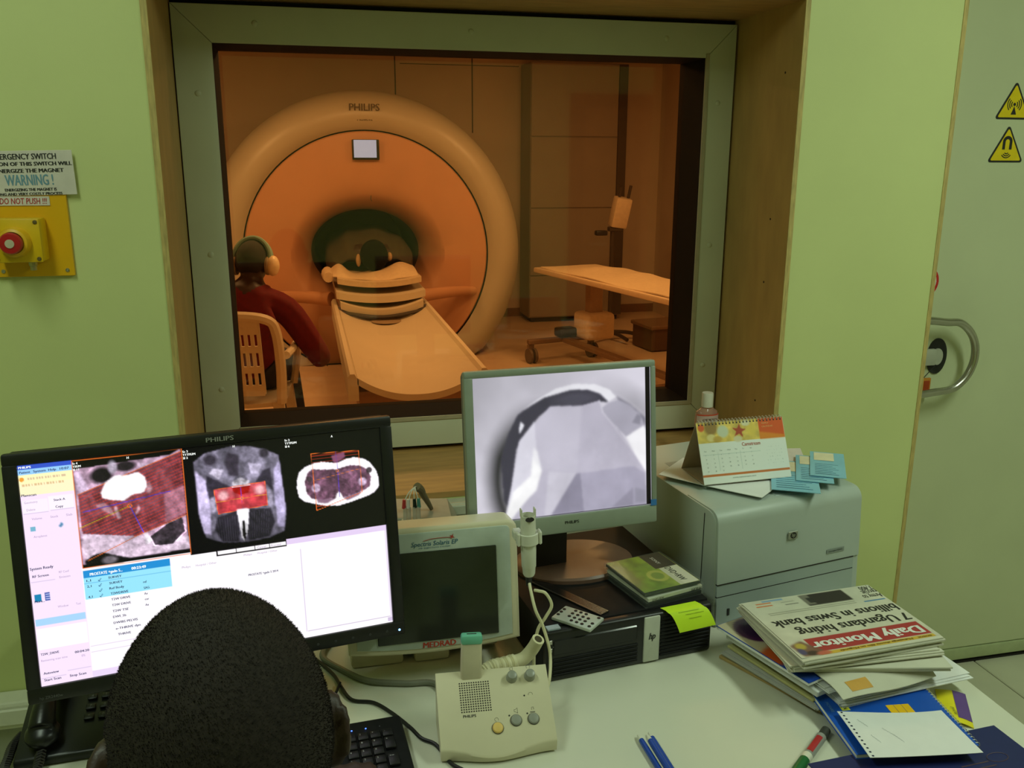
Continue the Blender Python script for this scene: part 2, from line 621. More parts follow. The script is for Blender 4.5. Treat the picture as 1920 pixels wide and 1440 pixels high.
# ------------------------------------------------------------------ window
win = bpy.data.objects.new('window_1', None)
COL.objects.link(win)
win['kind'] = 'structure'
FO = (-.281, 1.173, .868, 2.003)   # outer x0,x1,z0,z1
FI = (-.192, 1.086, .953, 1.916)   # inner
def rail(poly, name):
    """mitred rail: poly in (x,z), bevelled front"""
    n = len(poly)
    bm = bmesh.new()
    fv = [bm.verts.new((x, YF, z)) for x, z in poly]
    bv = [bm.verts.new((x, YF + .045, z)) for x, z in poly]
    bm.faces.new(fv)
    bm.faces.new(list(reversed(bv)))
    for k in range(n):
        bm.faces.new((fv[(k + 1) % n], fv[k], bv[k], bv[(k + 1) % n]))
    bmesh.ops.recalc_face_normals(bm, faces=bm.faces)
    ed = [e_ for e_ in bm.edges if abs(e_.verts[0].co.y - YF) < 1e-5 and abs(e_.verts[1].co.y - YF) < 1e-5]
    bmesh.ops.bevel(bm, geom=ed, offset=.0022, segments=2, profile=.5, affect='EDGES')
    bm.verts.index_update()
    mb = MB().add([tuple(p.co) for p in bm.verts], [tuple(q.index for q in fa.verts) for fa in bm.faces])
    bm.free()
    return mb.build(name, M_ALU, win)
g = .0006
x0, x1, z0, z1 = FO
i0, i1, j0, j1 = FI
rail([(x0, z0 + g), (i0, j0 + g), (i0, j1 - g), (x0, z1 - g)], 'frame_rail')
rail([(x1, z1 - g), (i1, j1 - g), (i1, j0 + g), (x1, z0 + g)], 'frame_rail')
rail([(x0, z1), (i0, j1), (i1, j1), (x1, z1)], 'frame_rail')
rail([(x1, z0), (i1, j0), (i0, j0), (x0, z0)], 'frame_rail')
# inner raised lip
lip = MB()
lip.box(i1, i1 + .010, YF - .003, YF, j0 - .01, j1 + .01).box(i0, i1, YF - .003, YF, j0 - .010, j0)
lip.build('glazing_lip', mat('glazing_lip', S(176, 166, 134), .5), win)
bolt_me = mesh_of(MB().lathe([(.0072, 0), (.0066, .0016), (.0045, .0028), (.0001, .0032)], 14, RX(90)), 'bolt', M_ALU)
zc_s = [1.905 - k * (1.905 - .965) / 3 * 1.0 for k in range(4)]
for zz in (1.80, 1.412, 1.06):
    share('bolt', bolt_me, win, (-.232, YF, zz))
    share('bolt', bolt_me, win, (1.128, YF, zz))
for xx in (-.09, .44, .97):
    share('bolt', bolt_me, win, (xx, YF, 1.962))
    share('bolt', bolt_me, win, (xx, YF, .908))
# dark rebate and pane
jb = MB()
e_ = .0008
jb.box(i0 - .05, i0 + e_, YF + .003, YG + .03, j0 - .05, j1 + .05).box(i1 - e_, i1 + .05, YF + .003, YG + .03, j0 - .05, j1 + .05)
jb.box(i0, i1, YF + .003, YG + .03, j1 - e_, j1 + .05).box(i0, i1, YF + .003, YG + .03, j0 - .05, j0 + e_)
jb.build('rebate', M_JAMB, win, False)
gl = bpy.data.materials.new('amber_shielded_glass')
gl.use_nodes = True
nt = gl.node_tree
nt.nodes.remove(nt.nodes['Principled BSDF'])
tr = nt.nodes.new('ShaderNodeBsdfTransparent')
tr.inputs[0].default_value = (.97, .83, .60, 1)
gs = nt.nodes.new('ShaderNodeBsdfGlossy')
gs.inputs['Roughness'].default_value = .03
gs.inputs['Color'].default_value = (1, .95, .9, 1)
fz = nt.nodes.new('ShaderNodeFresnel')
fz.inputs[0].default_value = 1.5
mx = nt.nodes.new('ShaderNodeMixShader')
nt.links.new(fz.outputs[0], mx.inputs[0])
nt.links.new(tr.outputs[0], mx.inputs[1])
nt.links.new(gs.outputs[0], mx.inputs[2])
nt.links.new(mx.outputs[0], nt.nodes['Material Output'].inputs[0])
MB().box(i0 - .002, i1 + .002, YG - .004, YG + .004, j0 - .002, j1 + .002).build('pane', gl, win, False)
# near-black backing, colours in the shade of the gap round the frame
gp = MB()
gp.box(XL, XL + .02, YF + .031, YF + .05, ZB, ZT).box(XR - .025, XR, YF + .031, YF + .05, ZB, ZT)
gp.box(XL, XR, YF + .031, YF + .05, ZT - .035, ZT).box(XL, XR, YF + .031, YF + .05, ZB, ZB + .035)
struct('shadow_gap', gp, M_DARKGAP, win)

# ------------------------------------------------------------------ door of the scan room
YD = 2.262
door = bpy.data.objects.new('door_1', None)
COL.objects.link(door)
door['kind'] = 'structure'
MB().rbox(1.615, 2.80, YD, YD + .05, .058, 2.20, .003, 1).build('door_leaf', M_DOOR, door)
MB().rbox(1.615, 2.80, YD - .004, YD + .04, .014, .056, .004, 2).build('kick_rail', mat('kick_rail', S(180, 190, 146), .5), door)
struct('threshold', MB().box(1.6, 2.85, YD - .002, YD + .04, -.004, .006), M_DARKGAP, door)
struct('wall_front_right', MB().box(2.82, RXR, YD, YD + .05, 0, RZT).box(1.60, 2.82, YD, YD + .05, 2.21, RZT), M_CREAM)
# pull handle, a D of steel tube
hp = [(1.70, YD + .002, 1.196), (1.70, YD - .055, 1.196), (1.76, YD - .06, 1.197), (1.82, YD - .06, 1.19)]
for k in range(1, 9):
    a = math.pi / 2 - math.pi * k / 9
    hp.append((1.825 + .105 * math.cos(a), YD - .06, 1.086 + .108 * math.sin(a)))
hp += [(1.80, YD - .06, .978), (1.76, YD - .06, .975), (1.70, YD - .055, .975), (1.70, YD + .002, .975)]
MB().tube(hp, .0115, 14, smooth=4).build('pull_handle', M_STEEL, door)
ov = MB().lathe([(.034, 0), (.034, .004), (.028, .006), (.0001, .006)], 32, TR(1.845, YD, 1.075) @ RX(90), 1.0, 1.62)
ov.build('lock_plate', mat('lock_black', S(24, 25, 24), .4), door)
lk = MB().rbox(1.785, 1.832, YD - .02, YD - .003, 1.05, 1.10, .004, 2)
lk.build('latch_block', mat('latch_grey', S(176, 178, 160), .4), door)
MB().lathe([(.022, 0), (.022, .006), (.0001, .006)], 20, TR(1.842, YD - .006, 1.075) @ RX(90), .8, 1.15).build('lock_cylinder', mat('latch_grey', S(176, 178, 160)), door)
MB().tube([(1.842, YD - .008, 1.05), (1.81, YD - .02, 1.03), (1.795, YD - .018, 1.012)], .0012, 6).build('tag_string', M_DARKTXT, door)
tg = thing('key_tag', 'small orange and red plastic key tag hanging below the door lock', 'key tag', (1.806, YD - .018, .955))
MB().rbox(-.015, .015, -.004, .004, 0, .058, .003, 2).build('body', mat('tag_orange', S(196, 128, 40), .45), tg)
MB().rbox(-.010, .010, -.0052, -.003, .006, .05, .001, 1).build('face', mat('tag_red', S(170, 66, 22), .45), tg)

# prohibition roundel, half hidden by the lining's edge
rd = thing('round_sign', 'round white sticker with red ring beside the door edge', 'sign', (1.772, YD, 1.302))
MB().lathe([(.05, 0), (.05, .0012), (.0001, .0012)], 36, RX(90)).build('disc', M_PAPER, rd)
MB().shell([(.049, .0013), (.049, .0018), (.041, .0018), (.041, .0013)], 36, RX(90)).build('ring', mat('sign_red', S(196, 40, 28), .5), rd)

def rtri(cx, z0, side, r, n=5):
    """rounded triangle, points (x,z)"""
    h = side * math.sqrt(3) / 2
    c = [(cx - side / 2, z0), (cx + side / 2, z0), (cx, z0 + h)]
    gx, gz = cx, z0 + h / 3
    out = []
    for k, (px, pz) in enumerate(c):
        d = math.hypot(gx - px, gz - pz)
        qx, qz = px + (gx - px) / d * 2 * r, pz + (gz - pz) / d * 2 * r
        base = math.atan2(pz - gz, px - gx)
        for j in range(n):
            a = base + D2R(-60 + 120 * j / (n - 1))
            out.append((qx + r * math.cos(a), qz + r * math.sin(a)))
    return out
MXZ = Matrix(((1, 0, 0, 0), (0, 0, -1, 0), (0, 1, 0, 0), (0, 0, 0, 1)))   # (x,y) plane -> (x,z), normal towards -y
M_SIGNY = mat('sign_yellow', S(236, 208, 16), .45)
def arc(mb, cx, cz, r, a0, a1, wd, M):
    P = []
    n = 14
    for k in range(n + 1):
        a = D2R(a0 + (a1 - a0) * k / n)
        P.append((cx + (r + wd / 2) * math.cos(a), cz + (r + wd / 2) * math.sin(a)))
    for k in range(n, -1, -1):
        a = D2R(a0 + (a1 - a0) * k / n)
        P.append((cx + (r - wd / 2) * math.cos(a), cz + (r - wd / 2) * math.sin(a)))
    for k in range(n):
        mb.prism([P[k], P[k + 1], P[2 * n - k], P[2 * n + 1 - k]], 0, .0004, M)
def tri_sign(cx, z0, label, kind):
    t_ = thing('warning_sign', label, 'sign', (cx, YD, z0), 0, 'triangular warning stickers on the door')
    MB().prism(rtri(0, 0, .122, .006), 0, .0012, MXZ).build('border', M_DARKTXT, t_, False)
    MB().prism(rtri(0, .0052, .104, .003), .0012, .0017, MXZ).build('yellow_field', M_SIGNY, t_, False)
    s2 = MB()
    MM = TR(0, -.0017, 0) @ MXZ
    if kind == 'antenna':
        s2.prism([(-.009, .013), (.009, .013), (0, .036)], 0, .0004, MM)
        s2.prism([(.0045 * math.cos(k * math.pi / 6), .041 + .0045 * math.sin(k * math.pi / 6)) for k in range(12)], 0, .0004, MM)
        for r in (.010, .0165, .023):
            arc(s2, 0, .041, r, -42, 42, .003, MM)
            arc(s2, 0, .041, r, 138, 222, .003, MM)
    else:
        arc(s2, 0, .058, .0115, 0, 180, .009, MM)
        s2.prism([(-.016, .036), (-.007, .036), (-.007, .058), (-.016, .058)], 0, .0004, MM)
        s2.prism([(.007, .036), (.016, .036), (.016, .058), (.007, .058)], 0, .0004, MM)
        for r in (.007, .0125, .018):
            arc(s2, 0, .031, r, 215, 325, .0028, MM)
    s2.build('symbol', M_DARKTXT, t_, False)
tri_sign(2.000, 1.764, 'yellow triangular warning sticker with antenna waves on the door', 'antenna')
tri_sign(1.994, 1.644, 'yellow triangular warning sticker with horseshoe magnet on the door', 'magnet')

# ceiling lamps of the control room
for k, (lx, ly) in enumerate(CEIL_LAMPS):
    c = thing('ceiling_lamp', ('white fluorescent ceiling lamp over the telephone end of the desk', 'white fluorescent ceiling lamp beside the scan room door')[k], 'lamp', (lx, ly, 0), 0, 'fluorescent lamps on the ceiling')
    MB().rbox(-.15, .15, -.63, .63, 2.69, RZT, .006, 1).build('housing', M_WHITEPL, c)
    MB().rbox(-.13, .13, -.60, .60, 2.672, 2.69, .004, 1).build('diffuser', mat('tube_glow', S(230, 240, 210), .5, emit=(.8, 1, .56, 1), estr=1.2), c)

# ------------------------------------------------------------------ emergency switch and its notice
es = thing('emergency_switch', 'yellow emergency switch box with red push button on a yellow wall plate', 'switch', (-.547, YW, 1.408))
MB().rbox(-.075, .073, -.010, 0, 0, .195, .001, 1).build('back_plate', M_YELLOW, es)
MB().rbox(-.060, .030, -.058, -.010, .035, .122, .005, 2).build('box', mat('yellow_box', S(222, 180, 10), .42, var=.04), es)
MB().rbox(-.060, .030, -.064, -.059, .035, .122, .004, 2).build('lid', mat('yellow_box', S(222, 180, 10)), es)
MY = RX(90)
MB().lathe([(.030, 0), (.030, .008), (.027, .020), (.022, .022), (.022, .010), (.0001, .010)], 32, TR(-.017, -.064, .076) @ MY).build('collar', mat('yellow_collar', S(226, 176, 30), .4), es)
bt = MB().lathe([(.010, 0), (.010, .012), (.0205, .016), (.0215, .024), (.019, .029), (.009, .030), (.0001, .030)], 32, TR(-.017, -.072, .076) @ MY).build('push_button', M_RED, es)
MB().lathe([(.0085, 0), (.0085, .0015), (.0001, .0015)], 20, TR(-.017, -.102, .076) @ MY).build('button_cap', mat('cap_silver', S(196, 186, 160), .4), bt)
scr = mesh_of(MB().lathe([(.0042, 0), (.0040, .0015), (.0012, .002), (.0001, .001)], 12, MY), 'screw', mat('screw_brass', S(120, 104, 62), .4, .6))
for sx, sz in ((-.053, .042), (.023, .042), (-.053, .115), (.023, .115)):
    share('screw', scr, es, (sx, -.064, sz))
scr2 = mesh_of(MB().lathe([(.0042, 0), (.0040, .0015), (.0012, .002), (.0001, .001)], 12, MY), 'plate_screw', M_STEEL)
for sx in (-.062, .060):
    share('plate_screw', scr2, es, (sx, -.010, .012))
gm = MB().lathe([(.0085, 0), (.0085, .010), (.0065, .012), (.0065, .02), (.0001, .02)], 8, TR(.002, -.034, .036) @ RX(180))
gm.build('cable_gland', mat('gland_nickel', S(186, 176, 140), .35, .8), es)

nt_ = thing('switch_notice', 'white laminated notice with printed warning text above the yellow switch', 'notice', (-.60, YW, 1.572))
MB().rbox(-.135, .149, -.0125, -.0105, 0, .0885, .0005, 1, RY(-1.2)).build('plate', mat('notice_white', S(214, 206, 196), .6), nt_)
TXM = TR(0, -.0130, 0) @ RY(-1.2) @ MXZ
n1 = MB()
n1.text('EMERGENCY SWITCH', TXM, width=.120, cap=.0112, x=.119, y=.0715, align='RIGHT', bold=.035)
n1.text('ACTIVATION OF THIS SWITCH WILL', TXM, width=.186, cap=.0074, x=.147, y=.0590, align='RIGHT', bold=.05)
n1.text('DE-ENERGIZE THE MAGNET', TXM, width=.145, cap=.0076, x=.130, y=.0455, align='RIGHT', bold=.05)
n1.text('ENERGIZING THE MAGNET IS', TXM, width=.097, cap=.0056, x=.112, y=.0090, align='RIGHT', bold=.05)
n1.text('A LONG AND VERY COSTLY PROCESS', TXM, width=.134, cap=.0052, x=.1215, y=.0008, align='RIGHT', bold=.05)
n1.build('black_lettering', M_DARKTXT, nt_, False)
MB().text('WARNING !', TXM, width=.090, cap=.021, x=.108, y=.0205, align='RIGHT', bold=.03).build('blue_lettering', mat('notice_blue', S(106, 148, 168), .6), nt_, False)
ns = thing('push_notice', 'small white strip with red lettering stuck on the yellow plate', 'notice', (-.60, YW, 1.553))
MB().rbox(-.024, .095, -.0122, -.0102, 0, .0185, .0004, 1).build('strip', mat('notice_white', S(214, 206, 196)), ns)
MB().text('DO NOT PUSH !!!', TR(0, -.0127, 0) @ MXZ, width=.088, cap=.0118, x=.002, y=.0034, bold=.014, shear=.1).build('red_lettering', mat('notice_red', S(172, 34, 34), .6), ns, False)
# ------------------------------------------------------------------ scan room behind the pane
EX0, EX1, EY0, EY1 = -2.0, 3.75, 2.41, 9.2
ew = MB()
ew.box(EX0, i0 - .04, EY0, EY0 + .12, 0, RZT).box(i1 + .04, EX1, EY0, EY0 + .12, 0, RZT)
ew.box(i0 - .04, i1 + .04, EY0, EY0 + .12, 0, j0 - .04).box(i0 - .04, i1 + .04, EY0, EY0 + .12, j1 + .04, RZT)
struct('wall_exam_front', ew, M_EXWALL)
struct('wall_exam_back', MB().box(EX0, EX1, EY1, EY1 + .05, 0, RZT), M_EXWALL)
struct('wall_exam_left', MB().box(EX0 - .05, EX0, EY0, EY1, 0, RZT), M_EXWALL)
struct('wall_exam_right', MB().box(EX1, EX1 + .05, EY0, EY1, 0, RZT), M_EXWALL)
struct('ceiling_exam', MB().box(EX0, EX1, EY0, EY1, RZT, RZT + .05), M_EXWALL)
struct('floor_exam', MB().box(EX0, EX1, EY0, EY1, -.05, 0), M_VINYL)
struct('baseboard_exam', MB().box(EX0, EX1, EY1 - .012, EY1, 0, .09), mat('exam_base', S(120, 84, 56), .5))
# seams of the wall panels
M_SEAM = mat('panel_seam', S(84, 70, 54), .7)
wb = bpy.data.objects['wall_exam_back']
sm = MB()
for xx in (.95, 1.72):
    sm.box(xx - .006, xx + .006, EY1 - .003, EY1, 1.9, RZT)
sm.box(1.0, 2.2, EY1 - .003, EY1, 2.545, 2.552)
sm.build('panel_seam', M_SEAM, wb, False)

for k, (lx, ly, _p) in enumerate(EXAM_LAMPS):
    c = thing('exam_ceiling_lamp', 'square warm downlight ' + ('above the patient table', 'above the patient trolley', 'above the floor left of the scanner', 'just inside the control room window')[k], 'lamp', (lx, ly, 0), 0, 'warm downlights in the scan room')
    MB().rbox(-.3, .3, -.3, .3, 2.70, RZT, .006, 1).build('housing', M_WHITEPL, c)
    MB().rbox(-.27, .27, -.27, .27, 2.68, 2.70, .004, 1).build('diffuser', mat('warm_glow', S(240, 220, 190), .5, emit=(1, .7, .42, 1), estr=1.5), c)

# tall cabinet with three stacked door panels
M_CAB = mat('cabinet_grey', S(150, 136, 116), .5, var=.04, scale=4)
cb = thing('tall_cabinet', 'tall grey cabinet with stacked flush panels in the corner behind the trolley', 'cabinet', (2.72, EY1 - .02, 0))
MB().box(-.50, .50, -.40, 0, .05, 2.56).build('carcass', M_CAB, cb, False)
MB().box(-.47, .47, -.37, 0, 0, .05).build('plinth', M_DARKGAP, cb, False)
for z0_, z1_ in ((.06, .48), (.49, 1.16), (1.17, 1.855), (1.865, 2.55)):
    MB().rbox(-.495, .40, -.415, -.40, z0_, z1_, .003, 1).build('door_panel', M_CAB, cb)
MB().box(.405, .495, -.418, -.40, .06, 2.55).build('corner_shade_strip', mat('corner_shade', S(70, 56, 42), .6), cb, False)  # dark strip painting in the shadowed gap between cabinet and wall

# ---- the scanner
GX, GY, GZ = .505, 7.30, .88
M_GANT = mat('scanner_shell', S(182, 168, 144), .42, var=.03, scale=3)
M_FASC = mat('scanner_fascia_peach', S(198, 144, 106), .45, var=.05, scale=3)
sc_ = thing('mri_scanner', 'large round MRI scanner with peach fascia and dark central bore', 'scanner', (GX, GY, 0))
GM = TR(0, 0, GZ) @ RX(-90)      # lathe axis along +y (into the machine)
prof = [(.985, .0), (1.02, -.035), (1.08, -.055), (1.15, -.045), (1.22, .02), (1.275, .13), (1.30, .28), (1.31, .5), (1.30, 1.3), (1.0, 1.45), (.45, 1.5)]
mb = MB().shell(prof, 96, GM)
mb.v = [(x, y, max(z, .0)) for x, y, z in mb.v]
mb.build('housing', M_GANT, sc_)
fp = [(.975, .012), (.965, .0), (.8, -.015), (.6, -.01), (.50, .012), (.44, .06), (.395, .15), (.365, .28), (.35, .42)]
mb = MB().shell(fp, 96, GM)
mb.v = [(x * (1 + .30 * max(0, min(1, (.62 - math.hypot(x, z - GZ)) / .2))), y, z) for x, y, z in mb.v]
mb.v = [(x, y, max(z, .0)) for x, y, z in mb.v]
mb.build('fascia', M_FASC, sc_)
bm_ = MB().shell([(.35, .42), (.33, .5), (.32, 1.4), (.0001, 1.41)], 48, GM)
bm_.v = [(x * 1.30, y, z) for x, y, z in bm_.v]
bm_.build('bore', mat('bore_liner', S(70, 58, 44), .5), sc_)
ss = MB().rbox(-.105, .105, -.05, .03, 1.635, 1.790, .006, 2).build('display_housing', M_BLACKPL, sc_)
MB().rbox(-.093, .083, -.0515, -.049, 1.652, 1.786, .002, 1).build('display_screen', mat('scan_display', S(120, 122, 134), .3, emit=(.30, .44, 1.0, 1), estr=1.0), ss)
MT = TR(0, -.062, 2.035) @ RX(8) @ MXZ
MB().text('PHILIPS', MT, width=.235, cap=.052, x=-.118, y=-.03, bold=.03).text('Achieva', MT, width=.12, cap=.03, x=-.06, y=-.105, bold=.03).build('maker_lettering', mat('logo_brown', S(86, 66, 44), .5), sc_, False)
MB().tube([(.03, -.018, 1.36), (.028, -.018, 1.33), (.035, -.018, 1.315)], .004, 6).build('alignment_mark', M_SEAM, sc_)
# side wings carrying the table dock
for s in (-1, 1):
    wg = MB()
    wg.tube([(s * .33, -.42, .60), (s * .5, -.30, .60), (s * .72, -.10, .585), (s * .86, .0, .57)], .055, 12, rad=lambda t: 1.0 - .35 * t)
    wg.build('dock_wing', M_FASC, sc_)

# ---- the patient table
M_TAB = mat('table_shell', S(204, 188, 160), .4, var=.03, scale=4)
tb = thing('patient_table', 'long cream patient table with raised side rails leading into the scanner', 'table', (.53, 0, 0))
TW, TY0, TY1, TZ = .355, 4.34, 6.62, .60
def trough(u, v):
    x = (u - .5) * 2 * (TW - .045)
    t = abs(u - .5) * 2
    end = -.10 * (1 - t ** 2.2)
    return (x, TY0 + (TY1 - TY0) * v, TZ - .012 + end * 1.0)
tp = MB().grid(trough, 28, 12, thick=(0, 0, -.035))
tp.build('trough', M_TAB, tb)
for s in (-1, 1):
    rl = MB()
    pr = [(.0, -.13), (.052, -.13), (.052, -.01), (.04, .008), (.018, .008), (.008, -.012), (.0, -.02)]
    P = [((s * (TW - .05) + s * a), TZ + z) for a, z in pr]
    n = len(P)
    v = [(x, TY0, z) for x, z in P] + [(x, TY1 + .2, z) for x, z in P]
    f = [tuple(range(n)), tuple(range(2 * n - 1, n - 1, -1))] + [(k, k + n, (k + 1) % n + n, (k + 1) % n) for k in range(n)]
    rl.add(v, f)
    rl.build('side_rail', M_TAB, tb, True, 30)
MB().rbox(-.24, .24, 4.75, 6.75, .0, .46, .03, 2).build('pedestal', mat('table_base', S(150, 116, 84), .5), tb)
MB().rbox(-.30, .30, 4.5, 6.7, .40, .478, .02, 2).build('under_tray', mat('table_base', S(150, 116, 84)), tb)
# moving cradle, three nested curved lips
def cradle(z, half, y0, y1, dip, th):
    def fn(u, v):
        x = (u - .5) * 2 * half
        return (x, y0 + (y1 - y0) * v, z - dip * (1 - ((u - .5) * 2) ** 2))
    return MB().grid(fn, 24, 8, thick=(0, 0, -th))
cradle(.640, .300, 6.45, 7.35, .065, .05).build('carrier', M_TAB, tb)
cradle(.705, .325, 6.52, 7.5, .04, .05).build('cradle', M_TAB, tb)
cradle(.790, .310, 6.62, 8.5, .035, .04).build('mattress', mat('mattress_cream', S(202, 178, 142), .7), tb)
MB().tube([(-.315, 6.46, .60), (-.31, 6.44, .575), (-.26, 6.43, .56), (0, 6.43, .525), (.26, 6.43, .56), (.31, 6.44, .575), (.315, 6.46, .60)], .014, 8).build('edge_seal', mat('seal_grey', S(60, 50, 40), .6), tb)
MB().cyl((0.02, 6.40, .498), (.02, 6.40, .502), .11, n=28).build('dock_socket', mat('socket_tan', S(150, 126, 98), .5), tb)

# ---- white plastic chair, seen from behind
M_CHAIR = mat('chair_plastic', S(226, 210, 182), .4, var=.03)
ch = thing('plastic_chair', 'white moulded plastic armchair with slotted backrest behind the window', 'chair', (-.345, 4.82, 0), -6)
def seatf(u, v):
    return ((u - .5) * .44, -.20 + .42 * v, .43 - .012 * math.sin(math.pi * u) - .01 * (1 - v))
MB().grid(seatf, 8, 8, thick=(0, 0, -.022)).build('seat', M_CHAIR, ch)
for sx, sy in ((-1, -1), (1, -1), (-1, 1), (1, 1)):
    lg = MB()
    lg.add([(sx * .19 + a * .028, sy * .19 + b_ * .022, .42) for a, b_ in ((-1, -1), (1, -1), (1, 1), (-1, 1))] +
           [(sx * .235 + a * .02, (sy * .225 if sy > 0 else -.27) + b_ * .018, 0) for a, b_ in ((-1, -1), (1, -1), (1, 1), (-1, 1))],
           [(0, 1, 2, 3), (7, 6, 5, 4), (0, 4, 5, 1), (1, 5, 6, 2), (2, 6, 7, 3), (3, 7, 4, 0)])
    lg.build('leg', M_CHAIR, ch)
    if sy > 0:
        MB().tube([(sx * .225, .20, .42), (sx * .25, .21, .58), (sx * .255, .17, .65), (sx * .255, -.02, .66), (sx * .245, -.20, .665)], .021, 8).build('armrest', M_CHAIR, ch)
def bk(x, z):      # back plane: leans to -y with height
    return (x, -.215 - .10 * (z - .43) / .45, z)
bf = MB()
bf.tube([bk(-.21, .42), bk(-.222, .60), bk(-.215, .80), bk(-.17, .872), bk(0, .892), bk(.17, .872), bk(.215, .80), bk(.222, .60), bk(.21, .42)], .026, 8, smooth=5)
bf.build('back_frame', M_CHAIR, ch)
bars = MB()
for zz, hh in ((.835, .04), (.715, .018), (.605, .018), (.49, .03)):
    v = []
    for sx in (-1, 1):
        for dz in (-hh, hh):
            for dy in (-.008, .008):
                p = bk(sx * .13, zz + dz)
                v.append((p[0], p[1] + dy, p[2]))
    bars.add(v, [(0, 1, 3, 2), (4, 6, 7, 5), (0, 4, 5, 1), (2, 3, 7, 6), (0, 2, 6, 4), (1, 5, 7, 3)])
bars.build('back_crossbar', M_CHAIR, ch, False)
slm = MB()
v = []
for zz in (.47, .86):
    for sx in (-1, 1):
        for dy in (-.006, .006):
            p = bk(sx * .009, zz)
            v.append((p[0], p[1] + dy, p[2]))
slm.add(v, [(0, 1, 3, 2), (4, 6, 7, 5), (0, 4, 5, 1), (2, 3, 7, 6), (0, 2, 6, 4), (1, 5, 7, 3)])
slm = mesh_of(slm, 'back_slat', M_CHAIR, False)
for k in range(9):
    share('back_slat', slm, ch, (-.128 + .032 * k, 0, 0))

# ---- trolley
tx, ty, ta = 2.345, 6.25, -77.2
tl = thing('patient_trolley', 'wheeled patient trolley covered with a pale sheet beside the scanner', 'trolley', (tx, ty, 0), ta)
# local x along the length (towards the near right end), y across
M_TROL = mat('trolley_frame', S(120, 92, 66), .45)
MB().rbox(-.97, .97, -.30, .30, .735, .775, .01, 2).build('top', mat('trolley_top', S(206, 178, 142), .5), tl)
def sheetf(u, v):
    x = -.90 + 1.86 * u
    y = -.27 + .54 * v
    bump_ = .035 * math.exp(-((x + .45) / .16) ** 2) * math.exp(-((y - .05) / .22) ** 2) + .02 * math.exp(-((x + .1) / .12) ** 2) * math.exp(-((y - .15) / .15) ** 2)
    return (x, y, .782 + bump_ + .006 * math.sin(7 * x + 3 * y) * math.sin(9 * y + 1))
MB().grid(sheetf, 40, 16, thick=(0, 0, -.008)).build('sheet', mat('sheet_cream', S(210, 184, 146), .8), tl)
for ex in (-.84, .88):
    MB().rbox(ex - .03, ex + .03, -.41, .23, .155, .195, .008, 1).build('cross_bar', M_TROL, tl)
MB().rbox(-.84, .88, -.105, -.035, .155, .195, .008, 1).build('base_beam', M_TROL, tl)
MB().rbox(-.86, -.60, .02, .29, .185, .41, .04, 3).build('column_cover', mat('trolley_cover', S(228, 206, 172), .45), tl)
MB().rbox(-.78, -.68, .09, .21, .38, .74, .01, 1).build('lift_column', mat('lift_grey', S(160, 130, 100), .4), tl)
MB().rbox(.80, .90, -.13, -.01, .19, .74, .01, 1).build('lift_column', mat('lift_grey', S(160, 130, 100)), tl)
MB().rbox(-.90, -.78, -.14, .03, .195, .275, .02, 2).build('foot_pedal', M_BLACKPL, tl)
for ex in (-.84, .88):
    for sy in (-.385, .195):
        cs = MB().rbox(ex - .012, ex + .012, sy - .03, sy + .03, .085, .158, .006, 1).build('castor', M_TROL, tl)
        for dy in (-.022, .022):
            MB().cyl((ex + .02, sy + dy - .011, .062), (ex + .02, sy + dy + .011, .062), .062, n=20).build('wheel', mat('castor_wheel', S(96, 78, 62), .5), cs)

# ---- contrast injector on its stand
ij = thing('contrast_injector', 'contrast injector with tilted white head on a thin dark stand', 'injector', (2.74, 7.75, 0))
MB().cyl((0, 0, .06), (0, 0, 1.12), .022, n=12).build('pole', mat('stand_dark', S(58, 46, 36), .4), ij)
for k in range(5):
    a = 2 * math.pi * k / 5
    MB().tube([(0, 0, .08), (.16 * math.cos(a), .16 * math.sin(a), .07), (.27 * math.cos(a), .27 * math.sin(a), .045)], .018, 8, smooth=2).build('foot', mat('stand_dark', S(58, 46, 36)), ij)
IM = TR(.06, -.02, 1.18) @ RY(-8) @ RX(10)
IM2 = TR(.06, -.02, 1.18) @ RY(8) @ RX(10)
MB().rbox(-.075, .075, -.06, .06, -.135, .135, .015, 2, IM2).build('head', mat('injector_white', S(212, 186, 150), .4), ij)
MB().cyl((-.04, 0, .13), (-.04, 0, .22), .012, n=10, M=IM2).cyl((.045, 0, .13), (.045, 0, .25), .014, n=10, M=IM2).build('syringe', mat('stand_dark', S(58, 46, 36)), ij)
MB().rbox(-.17, -.06, -.05, .02, .975, 1.02, .012, 2).build('side_handle', M_BLACKPL, ij)
MB().rbox(-.04, .09, -.04, .04, 1.01, 1.05, .006, 1).build('mount', mat('stand_dark', S(58, 46, 36)), ij)
# box and bag of odds and ends on the floor beyond the trolley
bx_ = thing('floor_crate', 'low dark crate on the floor behind the trolley', 'crate', (3.15, 7.35, 0), 8)
MB().rbox(-.26, .26, -.18, .18, .006, .22, .012, 1).build('body', mat('crate_brown', S(86, 62, 44), .6), bx_)
MB().rbox(-.275, .275, -.195, .195, .20, .235, .008, 1).build('rim', mat('crate_rim', S(120, 92, 66), .6), bx_)
